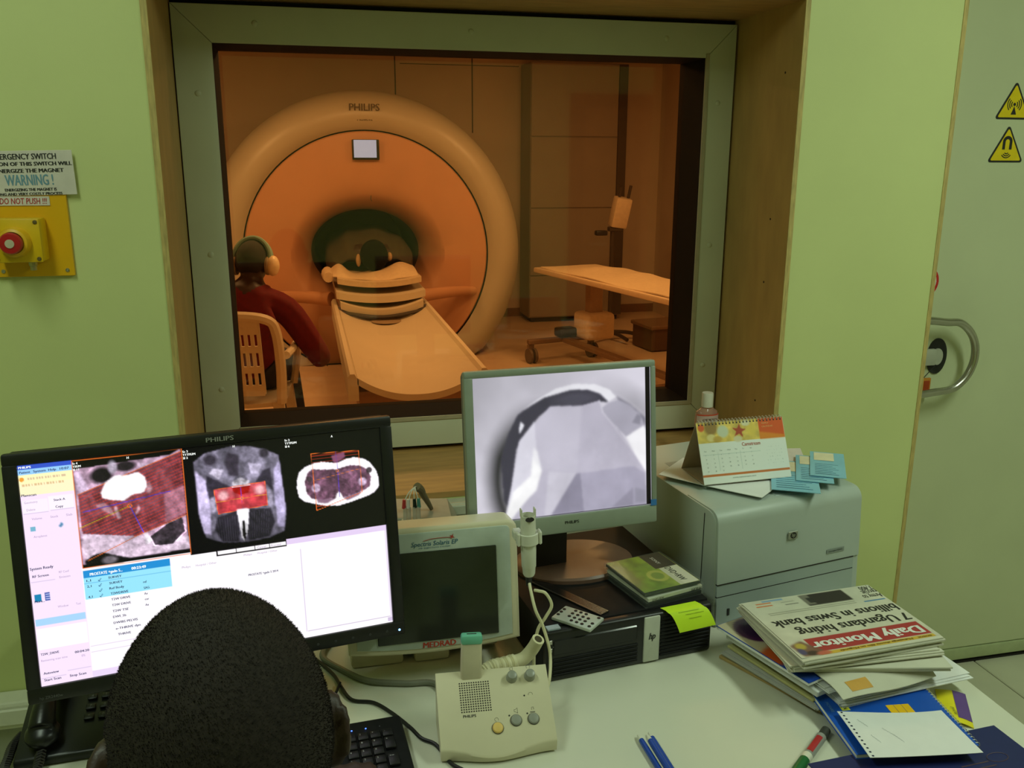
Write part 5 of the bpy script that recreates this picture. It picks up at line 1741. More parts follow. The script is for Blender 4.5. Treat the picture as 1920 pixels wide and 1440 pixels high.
# ------------------------------------------------------------------ keyboard
kb = thing('keyboard', 'black computer keyboard with blue indicator lights beside the intercom', 'keyboard', (.111, 1.267, DZ), 3.6)
KM = TR(0, 0, .0065) @ RX(3.0)
MB().rbox(-.445, .0, -.160, .0, .004, .022, .006, 3, KM).build('case', M_BLACK2, kb)
for fx in (-.40, -.05):
    MB().rbox(fx - .012, fx + .012, -.022, -.010, 0, .014, .002, 1).build('foot', M_BLACKPL, kb)
key_me = mesh_of(MB().rbox(-.0082, .0082, -.0082, .0082, 0, .0065, .0022, 2), 'key', mat('key_black', S(20, 20, 21), .4))
wide_me = mesh_of(MB().rbox(-.0177, .0177, -.0082, .0082, 0, .0065, .0022, 2), 'wide_key', mat('key_black', S(20, 20, 21)))
tall_me = mesh_of(MB().rbox(-.0082, .0082, -.0177, .0082, 0, .0065, .0022, 2), 'tall_key', mat('key_black', S(20, 20, 21)))
space_me = mesh_of(MB().rbox(-.055, .055, -.0082, .0082, 0, .0065, .0022, 2), 'space_bar', mat('key_black', S(20, 20, 21)))
def key(me, x, y, nm='key'):
    p = KM @ Vector((x, y, .0215))
    o = share(nm, me, kb, tuple(p))
    o.rotation_euler = (D2R(3.0), 0, 0)
PX = .019
leg = MB()
rows = [-.045, -.064, -.083, -.102, -.121]
pad = [[('Num', key_me), ('/', key_me), ('*', key_me), ('-', key_me)], [('7', key_me), ('8', key_me), ('9', key_me), ('+', tall_me)],
       [('4', key_me), ('5', key_me), ('6', key_me), None], [('1', key_me), ('2', key_me), ('3', key_me), ('Enter', tall_me)], [('0', wide_me), None, ('.', key_me), None]]
for r, row in enumerate(pad):
    for c_, it in enumerate(row):
        if not it:
            continue
        x = -.085 + PX * c_ + (.0095 if it[1] is wide_me else 0)
        key(it[1], x, rows[r])
        leg.text(it[0], KM @ TR(0, 0, .0283), cap=.0036 if len(it[0]) == 1 else .0022, x=x - .005, y=rows[r] + .001, bold=.01)
for r, row in enumerate(rows):
    n = 15 if r < 4 else 0
    for c_ in range(n):
        key(key_me, -.432 + PX * c_, row)
for c_ in range(3):
    key(key_me, -.140 + PX * c_, rows[0])
    key(key_me, -.140 + PX * c_, rows[1])
    key(key_me, -.140 + PX * c_, rows[4])
    leg.text(('Ins', 'Home', 'PgUp')[c_], KM @ TR(0, 0, .0283), cap=.0022, x=-.145 + PX * c_, y=rows[0] + .001)
    leg.text(('Del', 'End', 'PgDn')[c_], KM @ TR(0, 0, .0283), cap=.0022, x=-.145 + PX * c_, y=rows[1] + .001)
key(key_me, -.121, rows[3])
for c_ in range(4):
    key(key_me, -.432 + PX * c_, rows[4])
    key(key_me, -.432 + PX * (11 + c_), rows[4])
key(space_me, -.29, rows[4], 'space_bar')
for c_ in range(15):
    key(key_me, -.432 + PX * c_, -.019)
leg.build('key_legend', mat('legend_grey', S(170, 170, 172), .6), kb, False)
for k in range(3):
    p = KM @ Vector((-.081 + .022 * k, -.0225, .0222))
    MB().ell(tuple(p), (.0013, .0013, .0008), nu=10, nv=6).build('indicator_light', mat('blue_led2', S(40, 80, 255), .3, emit=(.06, .16, 1, 1), estr=4) if k < 2 else mat('led_off', S(60, 60, 64), .4), kb)

# ------------------------------------------------------------------ telephone
tp_ = thing('desk_telephone', 'black desk telephone with handset and keypad under the wide monitor', 'telephone', (-.470, 1.288, DZ), 2.5)
M_TEL = mat('telephone_black', S(24, 25, 26), .32, var=.1)
def tele(u, v):
    return None
tv = [(0, 0, .003), (.187, 0, .003), (.187, .20, .003), (0, .20, .003), (0, .004, .016), (.187, .004, .016), (.187, .20, .062), (0, .20, .062)]
bmt = bmesh.new()
vv = [bmt.verts.new(p) for p in tv]
for q in ((3, 2, 1, 0), (4, 5, 6, 7), (0, 1, 5, 4), (1, 2, 6, 5), (2, 3, 7, 6), (3, 0, 4, 7)):
    bmt.faces.new([vv[i] for i in q])
bmesh.ops.bevel(bmt, geom=list(bmt.edges), offset=.004, segments=2, profile=.5, affect='EDGES')
bmt.verts.index_update()
MB().add([tuple(p.co) for p in bmt.verts], [tuple(q.index for q in fa.verts) for fa in bmt.faces]).build('base', M_TEL, tp_)
bmt.free()
TM = TR(0, .004, .016) @ RX(math.degrees(math.atan2(.046, .196)))
hd = MB()
hd.tube([(.040, .026, .030), (.040, .06, .040), (.040, .10, .042), (.040, .14, .040), (.040, .178, .030)], .017, 14, TM, rad=lambda t: 1.0 + .15 * math.cos(2 * math.pi * t))
hd.ell((.040, .028, .020), (.026, .026, .017), TM, 20, 12).ell((.040, .176, .020), (.026, .026, .017), TM, 20, 12)
remesh(hd, .0028, 4).build('handset', M_TEL, tp_, True, 180)
tk = mesh_of(MB().rbox(-.0075, .0075, -.0055, .0055, 0, .0045, .0018, 2), 'phone_key', mat('phone_key', S(34, 35, 37), .4))
tl_ = MB()
for r in range(4):
    for c_ in range(3):
        p = TM @ Vector((.098 + .021 * c_, .128 - .021 * r, .0008))
        o = share('phone_key', tk, tp_, tuple(p))
        o.rotation_euler = (math.atan2(.046, .196), 0, 0)
        tl_.text('123456789*0#'[3 * r + c_], TM @ TR(0, 0, .0056), cap=.005, x=.0965 + .021 * c_, y=.126 - .021 * r)
for c_ in range(4):
    p = TM @ Vector((.096 + .0205 * c_, .160, .0008))
    o = share('phone_key', tk, tp_, tuple(p))
    o.rotation_euler = (math.atan2(.046, .196), 0, 0)
tl_.build('key_numeral', mat('numeral_grey', S(120, 122, 126), .6), tp_, False)
coil = []
path = catmull([(.040, .004, .024), (.036, -.022, .012), (.012, -.030, .012), (-.008, -.012, .012), (-.010, .022, .012), (-.0095, .050, .014), (-.002, .075, .016)], 40)
for k, p in enumerate(path):
    a = k * 1.05
    coil.append((p.x + .006 * math.cos(a), p.y + .003 * math.cos(a), p.z + .0055 * math.sin(a)))
MB().tube(coil, .0019, 6, smooth=1).build('coiled_cord', mat('cord_black', S(40, 38, 36), .45), tp_)

# loose cables on the desk
c1 = MB().tube([(.01, 1.56, .7575), (-.008, 1.505, .7555), (.024, 1.454, .7555), (.068, 1.407, .7555), (.132, 1.384, .7555), (.182, 1.372, .7555), (.20, 1.31, .7555), (.20, 1.262, .758)], .0055, 10).build('data_cable', mat('cable_grey', S(128, 130, 114), .5))
tag(c1, 'thick grey cable running from behind the wide monitor to the intercom', 'cable')
c2 = MB().tube([(-.05, 1.55, .7535), (-.022, 1.504, .7535), (.009, 1.444, .7535), (.022, 1.399, .7535), (.038, 1.358, .7535), (.073, 1.342, .7535), (.101, 1.305, .7535), (.126, 1.26, .7535), (.14, 1.229, .7535), (.160, 1.208, .7535), (.176, 1.16, .7535), (.195, 1.135, .7535), (.215, 1.10, .7535), (.23, 1.03, .7535)], .0032, 8).build('mouse_cable', M_BLACKPL)
tag(c2, 'thin black cable curving across the desk past the keyboard corner', 'cable')
c3 = MB().tube([(.020, 1.405, .760), (.008, 1.375, .7535), (-.012, 1.345, .7535), (-.03, 1.31, .7535), (-.03, 1.28, .757), (-.028, 1.268, .760)], .0026, 8).build('keyboard_cable', M_BLACKPL)
tag(c3, 'short black cable joining the keyboard to the cable bundle', 'cable')

# ------------------------------------------------------------------ monitoring module and leads behind the display
em = thing('ecg_module', 'pale patient monitoring module with a green light behind the beige display', 'monitor module', (.235, 1.862, DZ), -4)
bev_prism([(-.115, 0), (.075, 0), (.075, .085), (.055, .120), (-.115, .128)], -.03, .09, .004, ID).build('case', mat('module_grey', S(176, 172, 154), .45), em)
bev_prism([(-.055, .075), (.066, .075), (.066, .085), (.050, .108), (-.055, .112)], -.0325, -.028, .001, ID).build('front_panel', mat('module_panel', S(140, 134, 112), .45), em)
MB().ell((.018, -.033, .096), (.0026, .0015, .0026), nu=10, nv=6).build('status_light', mat('green_led', S(150, 240, 60), .3, emit=(.4, 1, .15, 1), estr=3), em)
MB().ell((.040, -.033, .100), (.0035, .0015, .0026), nu=10, nv=6).build('socket', M_DARKGAP, em)
ls = thing('ecg_leads', 'bundle of white ECG leads with coloured clips in a small holder', 'cable set', (.205, 1.815, DZ))
MB().rbox(-.030, .014, -.012, .014, 0, .13, .004, 2).build('holder', mat('holder_cream', S(200, 200, 182), .5), ls)
MB().rbox(-.026, .010, -.0135, -.011, .107, .123, .002, 1).build('holder_slot', M_DARKTXT, ls)
M_CLR = clear_mat('clear_sleeve', S(206, 206, 190), .55, .25)
for k, (cx, cc) in enumerate(((-.022, S(190, 60, 60)), (-.013, S(226, 226, 216)), (-.001, S(22, 40, 32)), (.008, S(84, 150, 140)))):
    MB().cyl((cx, 0, .128), (cx, 0, .160), .0045, n=10).build('lead_sleeve', M_CLR, ls)
    MB().cyl((cx + (-.002 if k < 2 else .001), 0, .158), (cx + (-.001 if k < 2 else .0), 0, .178), .0046, .0036, 10).build('lead_clip', mat(f'lead_clip_{("red", "white", "black", "teal")[k]}', cc, .45), ls)
    MB().tube([(cx, 0, .176), (cx * .5, .006, .192), (.004, .02, .198), (.012, .04, .188)], .0012, 6).build('lead_wire', M_WHITEPL, ls)
MB().tube([(.008, .026, .196), (.018, .034, .185), (.024, .04, .170), (.036, .055, .145), (.045, .065, .125)], .0085, 10, rad=lambda t: 1.2 - .65 * t).build('trunk_plug', mat('plug_tan', S(122, 110, 82), .5), ls)
# ------------------------------------------------------------------ printer
pr = thing('laser_printer', 'pale grey laser printer with the calendar and leaflets on top', 'printer', (.931, 1.479, DZ), 10.2)
M_PRN = mat('printer_grey', S(176, 186, 178), .42, var=.02, scale=6)
M_PRN2 = mat('printer_tray_grey', S(160, 172, 168), .42, var=.02, scale=6)
W2 = .185
def side_profile(z0, z1, yf, yb, r, lean=.012):
    """profile in (y,z): front leans back, front top edge rounded"""
    pts = [(yf, z0), (yb, z0), (yb, z1 + .012)]
    n = 8
    cy, cz = yf + lean + r, z1 - r
    for k in range(n + 1):
        a = D2R(90 + 90 * k / n)
        pts.append((cy + r * math.cos(a), cz + r * math.sin(a)))
    return pts
def slab(prof, x0, x1, bv=.003):
    bm = bmesh.new()
    n = len(prof)
    a = [bm.verts.new((x0, y, z)) for y, z in prof]
    b_ = [bm.verts.new((x1, y, z)) for y, z in prof]
    bm.faces.new(list(reversed(a)))
    bm.faces.new(b_)
    for k in range(n):
        bm.faces.new((a[k], a[(k + 1) % n], b_[(k + 1) % n], b_[k]))
    bmesh.ops.recalc_face_normals(bm, faces=bm.faces)
    e2 = [e_ for e_ in bm.edges if abs(e_.verts[0].co.x - e_.verts[1].co.x) < 1e-6]
    if bv:
        bmesh.ops.bevel(bm, geom=e2, offset=bv, segments=2, profile=.5, affect='EDGES')
    bm.verts.index_update()
    r = MB().add([tuple(p.co) for p in bm.verts], [tuple(q.index for q in fa.verts) for fa in bm.faces])
    bm.free()
    return r
slab(side_profile(.0, .236, .004, .39, .028), -W2, W2, .006).build('body', M_PRN, pr)
def front_y(z):
    return .004 + .012 * (z / .236)
def front_piece(z0, z1, x0, x1, proud, name, material, top_round=False):
    prof = [(front_y(z0) - proud, z0), (.05, z0), (.05, z1)]
    if top_round:
        r = .026
        cy, cz = front_y(z1) + r - proud, z1 - r + .001
        prof = [(front_y(z0) - proud, z0), (.06, z0), (.06, z1 - .03), (.12, z1 - .02), (.12, z1 + .0035)]
        for k in range(7):
            a = D2R(90 + 90 * k / 6)
            prof.append((cy + r * math.cos(a), cz + r * math.sin(a) + .001))
    else:
        prof.append((front_y(z1) - proud, z1))
    return slab(prof, x0, x1, .0015).build(name, material, pr)
front_piece(.0905, .236, -W2 + .004, W2 - .004, .003, 'front_door', M_PRN, True)
front_piece(.0645, .0890, -W2 + .004, W2 - .018, .003, 'feed_panel', M_PRN2)
front_piece(.004, .0630, -W2 + .004, W2 - .018, .003, 'paper_tray', M_PRN2)
MB().box(-W2 + .004, W2 - .02, .0045, .012, .0888, .0906).box(-W2 + .004, W2 - .02, .004, .012, .063, .0646).build('seam', M_DARKGAP, pr, False)
LM = TR(0, front_y(.165) - .0052, .165) @ RX(-2.9) @ MXZ
MB().rbox(-.012, .012, -.0085, .0085, -.001, .0015, .001, 1, LM).build('badge', mat('badge_silver', S(170, 172, 160), .3, .6), pr)
MB().prism([(.0078 * math.cos(2 * math.pi * k / 20), .0068 * math.sin(2 * math.pi * k / 20)) for k in range(20)], .0015, .0018, LM).build('badge_oval', M_DARKTXT, pr, False)
MB().text('hp', LM @ TR(0, 0, .0021), cap=.0078, width=.0092, x=-.0046, y=-.0026, bold=.03, shear=.2).build('badge_lettering', mat('badge_silver', S(170, 172, 160)), pr, False)
LM2 = TR(0, front_y(.112) - .0036, .112) @ RX(-2.9) @ MXZ
MB().box(.092, .138, -.0045, .0045, 0, .0006, LM2).build('model_plate', mat('plate_grey', S(138, 146, 140), .4), pr, False)
MB().text('LaserJet P2015', LM2, cap=.003, width=.036, x=.097, y=-.0014, depth=.0009, bold=.01).build('model_lettering', mat('model_ink', S(60, 66, 64), .6), pr, False)
MB().box(-.155, -.150, .0005, .004, .022, .036).build('size_mark', M_DARKTXT, pr, False)
MB().rbox(-.13, .13, .13, .33, .238, .2445, .002, 1).build('output_tray', mat('printer_tray_top', S(150, 160, 154), .45), pr)
MB().rbox(-.02, .04, .045, .062, .2355, .2395, .002, 1).build('door_grip', M_PRN2, pr)
MB().box(-W2 - .0006, -W2 + .001, .052, .054, .01, .225).build('side_seam', M_DARKGAP, pr, False)

# ------------------------------------------------------------------ papers on the printer
def sheet(name, label, cat, corners, z, material, bend=None, group=None, th=.0012):
    """corners world (x,y[,z]) in order; a thin slab with its own curl"""
    c = [Vector((p[0], p[1], p[2] if len(p) > 2 else z)) for p in corners]
    cx = sum(p.x for p in c) / 4
    cy = sum(p.y for p in c) / 4
    t_ = thing(name, label, cat, (cx, cy, z), 0, group)
    def fn(u, v):
        p = (c[0] * (1 - u) + c[1] * u) * (1 - v) + (c[3] * (1 - u) + c[2] * u) * v
        dz = bend(u, v) if bend else 0
        return (p.x - cx, p.y - cy, p.z - z + dz)
    MB().grid(fn, 14, 10, thick=(0, 0, -th)).build('paper', material, t_)
    return t_, fn
PT = .9955
s1_, fs = sheet('paper_sheet', 'white printed sheet sticking out under the calendar on the printer', 'paper', [(.705, 1.655), (.862, 1.500), (.965, 1.585), (.80, 1.745)], PT, M_PAPER, lambda u, v: .001 + .006 * (1 - u) ** 2)
s2a, fs2 = sheet('paper_sheet', 'plain greyish sheet lying flat behind the calendar on the printer', 'paper', [(.90, 1.63), (1.04, 1.62), (1.10, 1.76), (.93, 1.79)], PT + .0015, mat('greyish_paper', S(214, 206, 200), .7), lambda u, v: .0012 * v * u)
M_LEAF = mat('leaflet_blue', S(132, 190, 214), .5, var=.06, scale=12)
M_LEAFC = mat('leaflet_cream', S(226, 220, 190), .6)
def leaflet(label, cx, cy, rz, ln, wd, z, pk):
    t_ = thing('leaflet', label, 'leaflet', (cx, cy, z), rz, 'blue leaflets on the printer')
    MB().grid(lambda u, v: (-wd / 2 + wd * u, -ln / 2 + ln * v, .002 + pk * math.sin(math.pi * v) + .0006 * u), 8, 12, thick=(0, 0, -.0012)).build('paper', M_LEAF, t_)
    MB().grid(lambda u, v: (-wd / 2 + .008 + (wd - .03) * u, ln * .12 + ln * .34 * v, .0026 + pk * math.sin(math.pi * (.62 + .34 * v)) + .0006 * u), 6, 6).build('cream_panel', M_LEAFC, t_)
    lt = MB()
    for k in range(7):
        yy = -ln * .42 + ln * .065 * k
        lt.box(-wd / 2 + .010, wd / 2 - .014 - .006 * (k % 3), yy, yy + .0014, .0026 + pk * .6, .0028 + pk * .6)
    lt.build('print_line', mat('leaflet_ink', S(60, 104, 140), .6), t_, False)
leaflet('long blue leaflet lying under the front of the calendar', .985, 1.590, -28, .19, .095, PT + .003, .0006)
leaflet('blue leaflet with a cream panel in the middle of the fan', 1.045, 1.612, -30, .17, .075, PT + .0064, .0006)
leaflet('blue leaflet with a cream panel at the printer edge', 1.083, 1.622, -31, .165, .072, PT + .0098, .0006)

# ------------------------------------------------------------------ desk calendar
cl = thing('desk_calendar', 'spiral-bound tent calendar with seashell picture standing on the printer', 'calendar', (.874, 1.580, PT + .006), 2.2)
CW, CH = .202, .129
CMt = RX(-24.6)
MB().box(-CW / 2, CW / 2, 0, .0014, 0, CH, CMt).build('front_board', M_PAPER, cl, False)
CB = TR(0, 2 * CH * math.sin(D2R(24.6)), 0) @ RX(24.6)
MB().box(-CW / 2, CW / 2, -.0014, 0, 0, CH, CB).build('back_board', mat('calendar_board', S(196, 176, 150), .7), cl, False)
MB().box(-CW / 2, CW / 2, .0, 2 * CH * math.sin(D2R(24.6)), 0, .0012).build('base_board', mat('calendar_board', S(196, 176, 150)), cl, False)
R_ = Paint(170, 108, (236, 240, 236))
R_.rect(0, 0, 1, .345, (226, 196, 96))
R_.modulate(R_.mask_poly([(0, 0), (1, 0), (1, .345), (0, .345)], 0), R_.noise(14, 4), .75, 1.2)
R_.ell((.16, .10), .075, .12, (150, 116, 60), .9, .5).ell((.05, .09), .035, .06, (226, 92, 40), .9, .4)
R_.ell((.29, .17), .065, .10, (206, 214, 190), .95, .4).ell((.15, .26), .05, .06, (236, 218, 150), .9, .4).ell((.22, .29), .05, .05, (200, 160, 70), .8, .5)
star = []
for k in range(10):
    a = -math.pi / 2 + math.pi * k / 5 + .15
    r = .085 if k % 2 == 0 else .034
    star.append((.475 + r * math.cos(a), .18 + r * 1.45 * math.sin(a)))
R_.poly(star, (178, 74, 44), 1, 1)
R_.ell((.45, .31), .05, .05, (224, 214, 180), .9, .5).ell((.62, .18), .06, .10, (236, 206, 90), .8, .5).ell((.56, .06), .05, .05, (228, 226, 206), .8, .5)
R_.poly([(.705, 0), (1, 0), (1, .345), (.705, .345)], (222, 92, 30), 1, 1)
R_.poly([(.705, .22), (1, .30), (1, .345), (.705, .345)], (232, 150, 40), .8, 4)
R_.rect(0, .845, 1, .88, (206, 120, 60))
for k in range(8):
    R_.rect(.03 + .085 * k, .50, .0315 + .085 * k, .80, (206, 216, 212))
for k in range(5):
    R_.rect(.03, .53 + .065 * k, .69, .533 + .065 * k, (202, 214, 210))
for k in range(6):
    for j in range(7):
        if (k * 7 + j) % 3:
            R_.rect(.76 + .028 * j, .47 + .055 * k, .768 + .028 * j, .482 + .055 * k, (208, 214, 212))
R_.mesh('printed_page', lambda U, V: ((U - .5) * CW, 0 * U - .0004, (1 - V) * CH), attr_mat('print_matte', .6), cl).matrix_local = CMt
CT = CMt @ TR(-CW / 2, -.0008, CH) @ MXZ
cx_ = MB()
cx_.text('Camstream', CT, width=.043, cap=.0075, x=.098, y=-.0555, bold=.01)
cx_.build('red_lettering', mat('calendar_red', S(190, 96, 70), .6), cl, False)
cx_ = MB().text('www.camstream.com', CT, width=.054, cap=.0032, x=.066, y=-.1205)
for k, s in enumerate(('Sun', 'Mon', 'Tue', 'Wed', 'Thu', 'Fri', 'Sat')):
    cx_.text(s, CT, cap=.0026, x=.010 + .0175 * k, y=-.062)
for k in range(31):
    cx_.text(str(k + 1), CT, cap=.0024, x=.012 + .0175 * (k % 7), y=-.0705 - .0084 * (k // 7))
cx_.build('grey_lettering', mat('calendar_grey', S(150, 160, 156), .6), cl, False)
MB().text('YEARLY', CT, cap=.0035, width=.017, x=.150, y=-.013).text('CALENDAR', CT, cap=.0035, width=.026, x=.150, y=-.020).build('pale_lettering', mat('calendar_pale', S(246, 190, 120), .6), cl, False)
ring_me = mesh_of(MB().tube([(0, .0048 * math.cos(t), .0048 * math.sin(t)) for t in [2 * math.pi * k / 12 for k in range(13)]], .0007, 6, smooth=1), 'binding_ring', mat('ring_white', S(206, 206, 196), .35, .4))
tz = CMt @ Vector((0, 0, CH - .001))
for k in range(25):
    share('binding_ring', ring_me, cl, (-CW / 2 + .006 + (CW - .012) * k / 24, tz.y + .002, tz.z))
bh = MB()
for k in range(25):
    x = -CW / 2 + .006 + (CW - .012) * k / 24
    bh.box(x - .0016, x + .0016, -.0007, .0, CH - .0068, CH - .0040, CMt)
bh.build('punched_hole', M_DARKTXT, cl, False)

# ------------------------------------------------------------------ sanitizer bottle on the sill
bo = thing('sanitizer_bottle', 'small clear bottle of pink hand sanitizer with white cap on the sill', 'bottle', (1.048, 2.15, .8552))
M_GEL = clear_mat('pink_gel', S(214, 170, 150), .45, .12, (1, .86, .80, 1))
MB().lathe([(.0001, 0), (.030, 0), (.033, .004), (.033, .115), (.030, .127), (.018, .136), (.014, .140), (.014, .146), (.0001, .146)], 28, ID, 1.0, .62).build('bottle_body', M_GEL, bo)
MB().lathe([(.0155, .140), (.0155, .176), (.0145, .179), (.0001, .179)], 24).build('cap', M_WHITEPL, bo)
def lab(u, v):
    a = D2R(200 + 140 * u)
    return (.0336 * math.cos(a), .0336 * .62 * math.sin(a), .052 + .066 * v)
MB().grid(lab, 12, 4).build('label', mat('bottle_label', S(202, 176, 168), .5), bo)
MB().grid(lambda u, v: (lab(u, 0)[0] * 1.012, lab(u, 0)[1] * 1.012, .118 + .004 * v), 12, 2).build('label_band', mat('bottle_band', S(206, 84, 60), .5), bo)
MB().text('HAND SANITIZER', TR(0, -.0222, .105) @ MXZ, cap=.006, width=.042, x=-.021, bold=.02).build('label_lettering', M_DARKTXT, bo, False)

# ------------------------------------------------------------------ things on the computer
TOPZ = .8502
cdx, cdy, crz = .622, 1.462, 13.5
M_CASE = clear_mat('jewel_case', S(150, 160, 150), .12, .06)
def case(label, dz, dx, dy, rot, spine, h=.0098):
    t_ = thing('disc_case', label, 'disc case', (cdx + dx, cdy + dy, TOPZ + dz), crz + rot, 'disc cases stacked on the computer')
    MB().rbox(-.0665, .0665, -.0705, .0705, 0, h, .0008, 1).build('clear_shell', M_CASE, t_)
    MB().box(-.062, .062, -.0685, .0685, .0012, h - .0022).build('tray_insert', spine, t_, False)
    return t_
k1 = case('black-spined disc case at the bottom of the stack on the computer', 0, 0, 0, 0, M_BLACKPL)
k2 = case('white-spined disc case in the middle of the stack on the computer', .0100, .001, .0005, 1.0, mat('spine_white', S(214, 216, 196), .6))
MB().text('DVD-RW', TR(-.055, -.0712, .0028) @ MXZ, cap=.004, width=.026, bold=.02).text('PHILIPS', TR(.058, -.0712, .0068) @ MXZ @ RZ(180), cap=.004, width=.024, bold=.03).build('spine_lettering', M_DARKTXT, k2, False)
k3 = case('disc case with green printed cover on top of the stack', .0200, -.002, .003, -1.5, mat('spine_dark', S(60, 66, 56), .5), .0085)
T_ = Paint(90, 90, (150, 190, 60))
T_.a[:] = np.stack([.25 + .5 * T_.U, .5 + .25 * T_.U, .12 + .25 * T_.U * T_.V], -1)
T_.modulate(np.ones_like(T_.U), T_.noise(7, 6), .7, 1.25)
T_.poly([(0, .1), (.2, .2), (.15, .7), (0, .9)], (60, 110, 70), .7, 6)
T_.put(T_.mask_ell((.50, .64), .17, .17, .1) * (1 - T_.mask_ell((.50, .64), .10, .10, .1)), (178, 186, 90), .9)
T_.ell((.50, .64), .10, .10, (120, 150, 70), .8, .3)
T_.poly([(.30, .35), (.55, .2), (.62, .5)], (120, 160, 60), .5, 3)
T_.rect(.60, 0, 1, .46, (24, 26, 24)).rect(.66, .46, 1, 1, (206, 210, 190)).rect(.74, .46, 1, 1, (222, 224, 206))
T_.mesh('cover_print', lambda U, V: (-.0615 + .123 * U, .068 - .136 * V, 0 * U + .0080), attr_mat('print_gloss', .35, 0, .4), k3)
KT = TR(0, 0, .0083)
MB().text('SONY', KT @ TR(.028, .052, 0) @ RZ(-90), cap=.0075, width=.030, bold=.01).build('white_lettering', M_WHITETXT, k3, False)
MB().text('DVD+RW', KT @ TR(.030, .004, 0) @ RZ(-90), cap=.0135, width=.058, bold=.02).build('black_lettering', M_DARKTXT, k3, False)

rm_ = thing('remote_control', 'small flat grey remote control with round black buttons on the computer', 'remote control', (.440, 1.366, TOPZ), -47)
MB().rbox(-.040, .040, -.0255, .0255, 0, .0062, .002, 2).build('body', mat('remote_grey', S(186, 192, 184), .4), rm_)
rb = mesh_of(MB().lathe([(.0031, 0), (.0029, .0012), (.0001, .0015)], 14), 'round_button', mat('remote_black', S(24, 24, 24), .5))
for c_ in range(3):
    share('round_button', rb, rm_, (-.034, -.014 + .011 * c_ + .003, .0062))
for r in range(4):
    for c_ in range(4):
        if (r, c_) not in ((0, 0), (3, 3)):
            share('round_button', rb, rm_, (-.014 + .0108 * r, -.017 + .0115 * c_, .0062))
for c_ in range(2):
    share('round_button', rb, rm_, (.033, -.017 + .0115 * c_, .0062))
share('round_button', rb, rm_, (.033, .018, .0062))
ru = thing('plastic_ruler', 'dark translucent plastic ruler lying beside the remote control', 'ruler', (.447, 1.455, TOPZ), -59)
MB().rbox(-.092, .092, -.012, .012, 0, .003, .0006, 1).build('blade', mat('smoke_plastic', S(34, 30, 30), .15), ru)
MB().box(-.092, .092, -.012, -.009, .003, .0036).build('ridge', mat('smoke_ridge', S(60, 56, 54), .2), ru, False)

sn = thing('sticky_note', 'yellow-green sticky note hanging over the front edge of the computer', 'note', (.6395, 1.365, TOPZ), 8)
def snf(u, v):
    x = -.037 + .074 * u + .022 * v
    s = .066 * v
    if s < .014:
        return (x, .014 - s, .0012)
    q = s - .014
    return (x, -.0065 - .022 * math.sin(min(q, .05) / .05 * 1.1) + .006 * (1 - math.exp(-q * 80)) - .004 * u, .0012 - .034 * (1 - math.cos(min(1.57, q / .034))) - .004 * v * (1 - u))
MB().grid(snf, 12, 22, thick=(0, -.0004, -.0004)).build('paper', mat('note_lime', S(206, 240, 40), .6, var=.02), sn)
scb = MB()
rs = random.Random(3)
for row, (u0, u1) in enumerate(((.22, .78), (.35, .85), (.38, .72))):
    pts = []
    n = 22
    for k in range(n + 1):
        u = u0 + (u1 - u0) * k / n
        p = snf(u, .36 + .15 * row + .020 * (k % 2) + .012 * rs.random())
        pts.append((p[0], p[1] - .0008, p[2] + .0008))
    scb.tube(pts, .0003, 4, smooth=1)
scb.build('handwriting', mat('note_ink', S(120, 140, 30), .7), sn)

# ------------------------------------------------------------------ stack of papers and newspapers
def flat_stack(name, label, cat, cx, cy, z, rz, w, d, h, cover, edge, group=None, jig=.0, n=1):
    """a bound or loose block: pages with a cover on top"""
    t_ = thing(name, label, cat, (cx, cy, z), rz, group)
    if n == 1:
        MB().rbox(-w / 2, w / 2, -d / 2, d / 2, 0, h, min(.001, h * .3), 1).build('pages', edge, t_)
    else:
        q = MB()
        r = random.Random(int(cx * 1000 + z * 7777))
        for k in range(n):
            a, b_ = r.uniform(-jig, jig), r.uniform(-jig, jig)
            q.box(-w / 2 + a, w / 2 + a, -d / 2 + b_, d / 2 + b_, h * k / n, h * (k + .75) / n, RZ(r.uniform(-1, 1) * jig * 180))
        q.build('pages', edge, t_, False)
    if cover:
        MB().box(-w / 2 - .0006, w / 2 + .0006, -d / 2 - .0006, d / 2 + .0006, h, h + .0009).build('cover', cover, t_, False)
    return t_
M_GREYP = mat('grey_envelope', S(184, 184, 178), .7, var=.05)
M_MANILA = mat('manila', S(176, 150, 96), .7, var=.08)
sx, sy = .885, 1.272
z = DZ
flat_stack('envelope', 'brown torn envelope at the bottom of the paper pile', 'envelope', .862, 1.298, z, 25, .235, .215, .006, None, M_MANILA); z += .0062
flat_stack('paper_bundle', 'bundle of loose grey sheets low in the paper pile', 'paper', .868, 1.292, z, 22, .245, .21, .012, None, M_GREYP, n=5, jig=.006); z += .0125
flat_stack('magazine', 'thin magazine with a yellowish edge low in the paper pile', 'magazine', .872, 1.290, z, 18, .24, .20, .005, None, mat('mag_yellow', S(186, 180, 120), .6)); z += .0052
flat_stack('paper_bundle', 'bundle of white sheets spreading beyond the right of the pile', 'paper', .938, 1.244, z, 6, .27, .215, .012, None, M_PAPER, n=6, jig=.007); z += .0125
flat_stack('paper_folder', 'thick pale folder in the middle of the paper pile', 'folder', .868, 1.282, z, 17, .235, .215, .010, None, mat('folder_pale', S(206, 208, 206), .6)); z += .0102
flat_stack('paper_bundle', 'crisp white sheets under the blue book in the pile', 'paper', .905, 1.262, z, 11, .245, .20, .008, None, M_PAPER, n=4, jig=.008); z += .0084
bb = flat_stack('exercise_book', 'book with a blue, orange and purple cover under the newspaper', 'book', .852, 1.290, z, 18, .235, .215, .006, mat('book_blue', S(20, 70, 176), .35), M_PAPER)
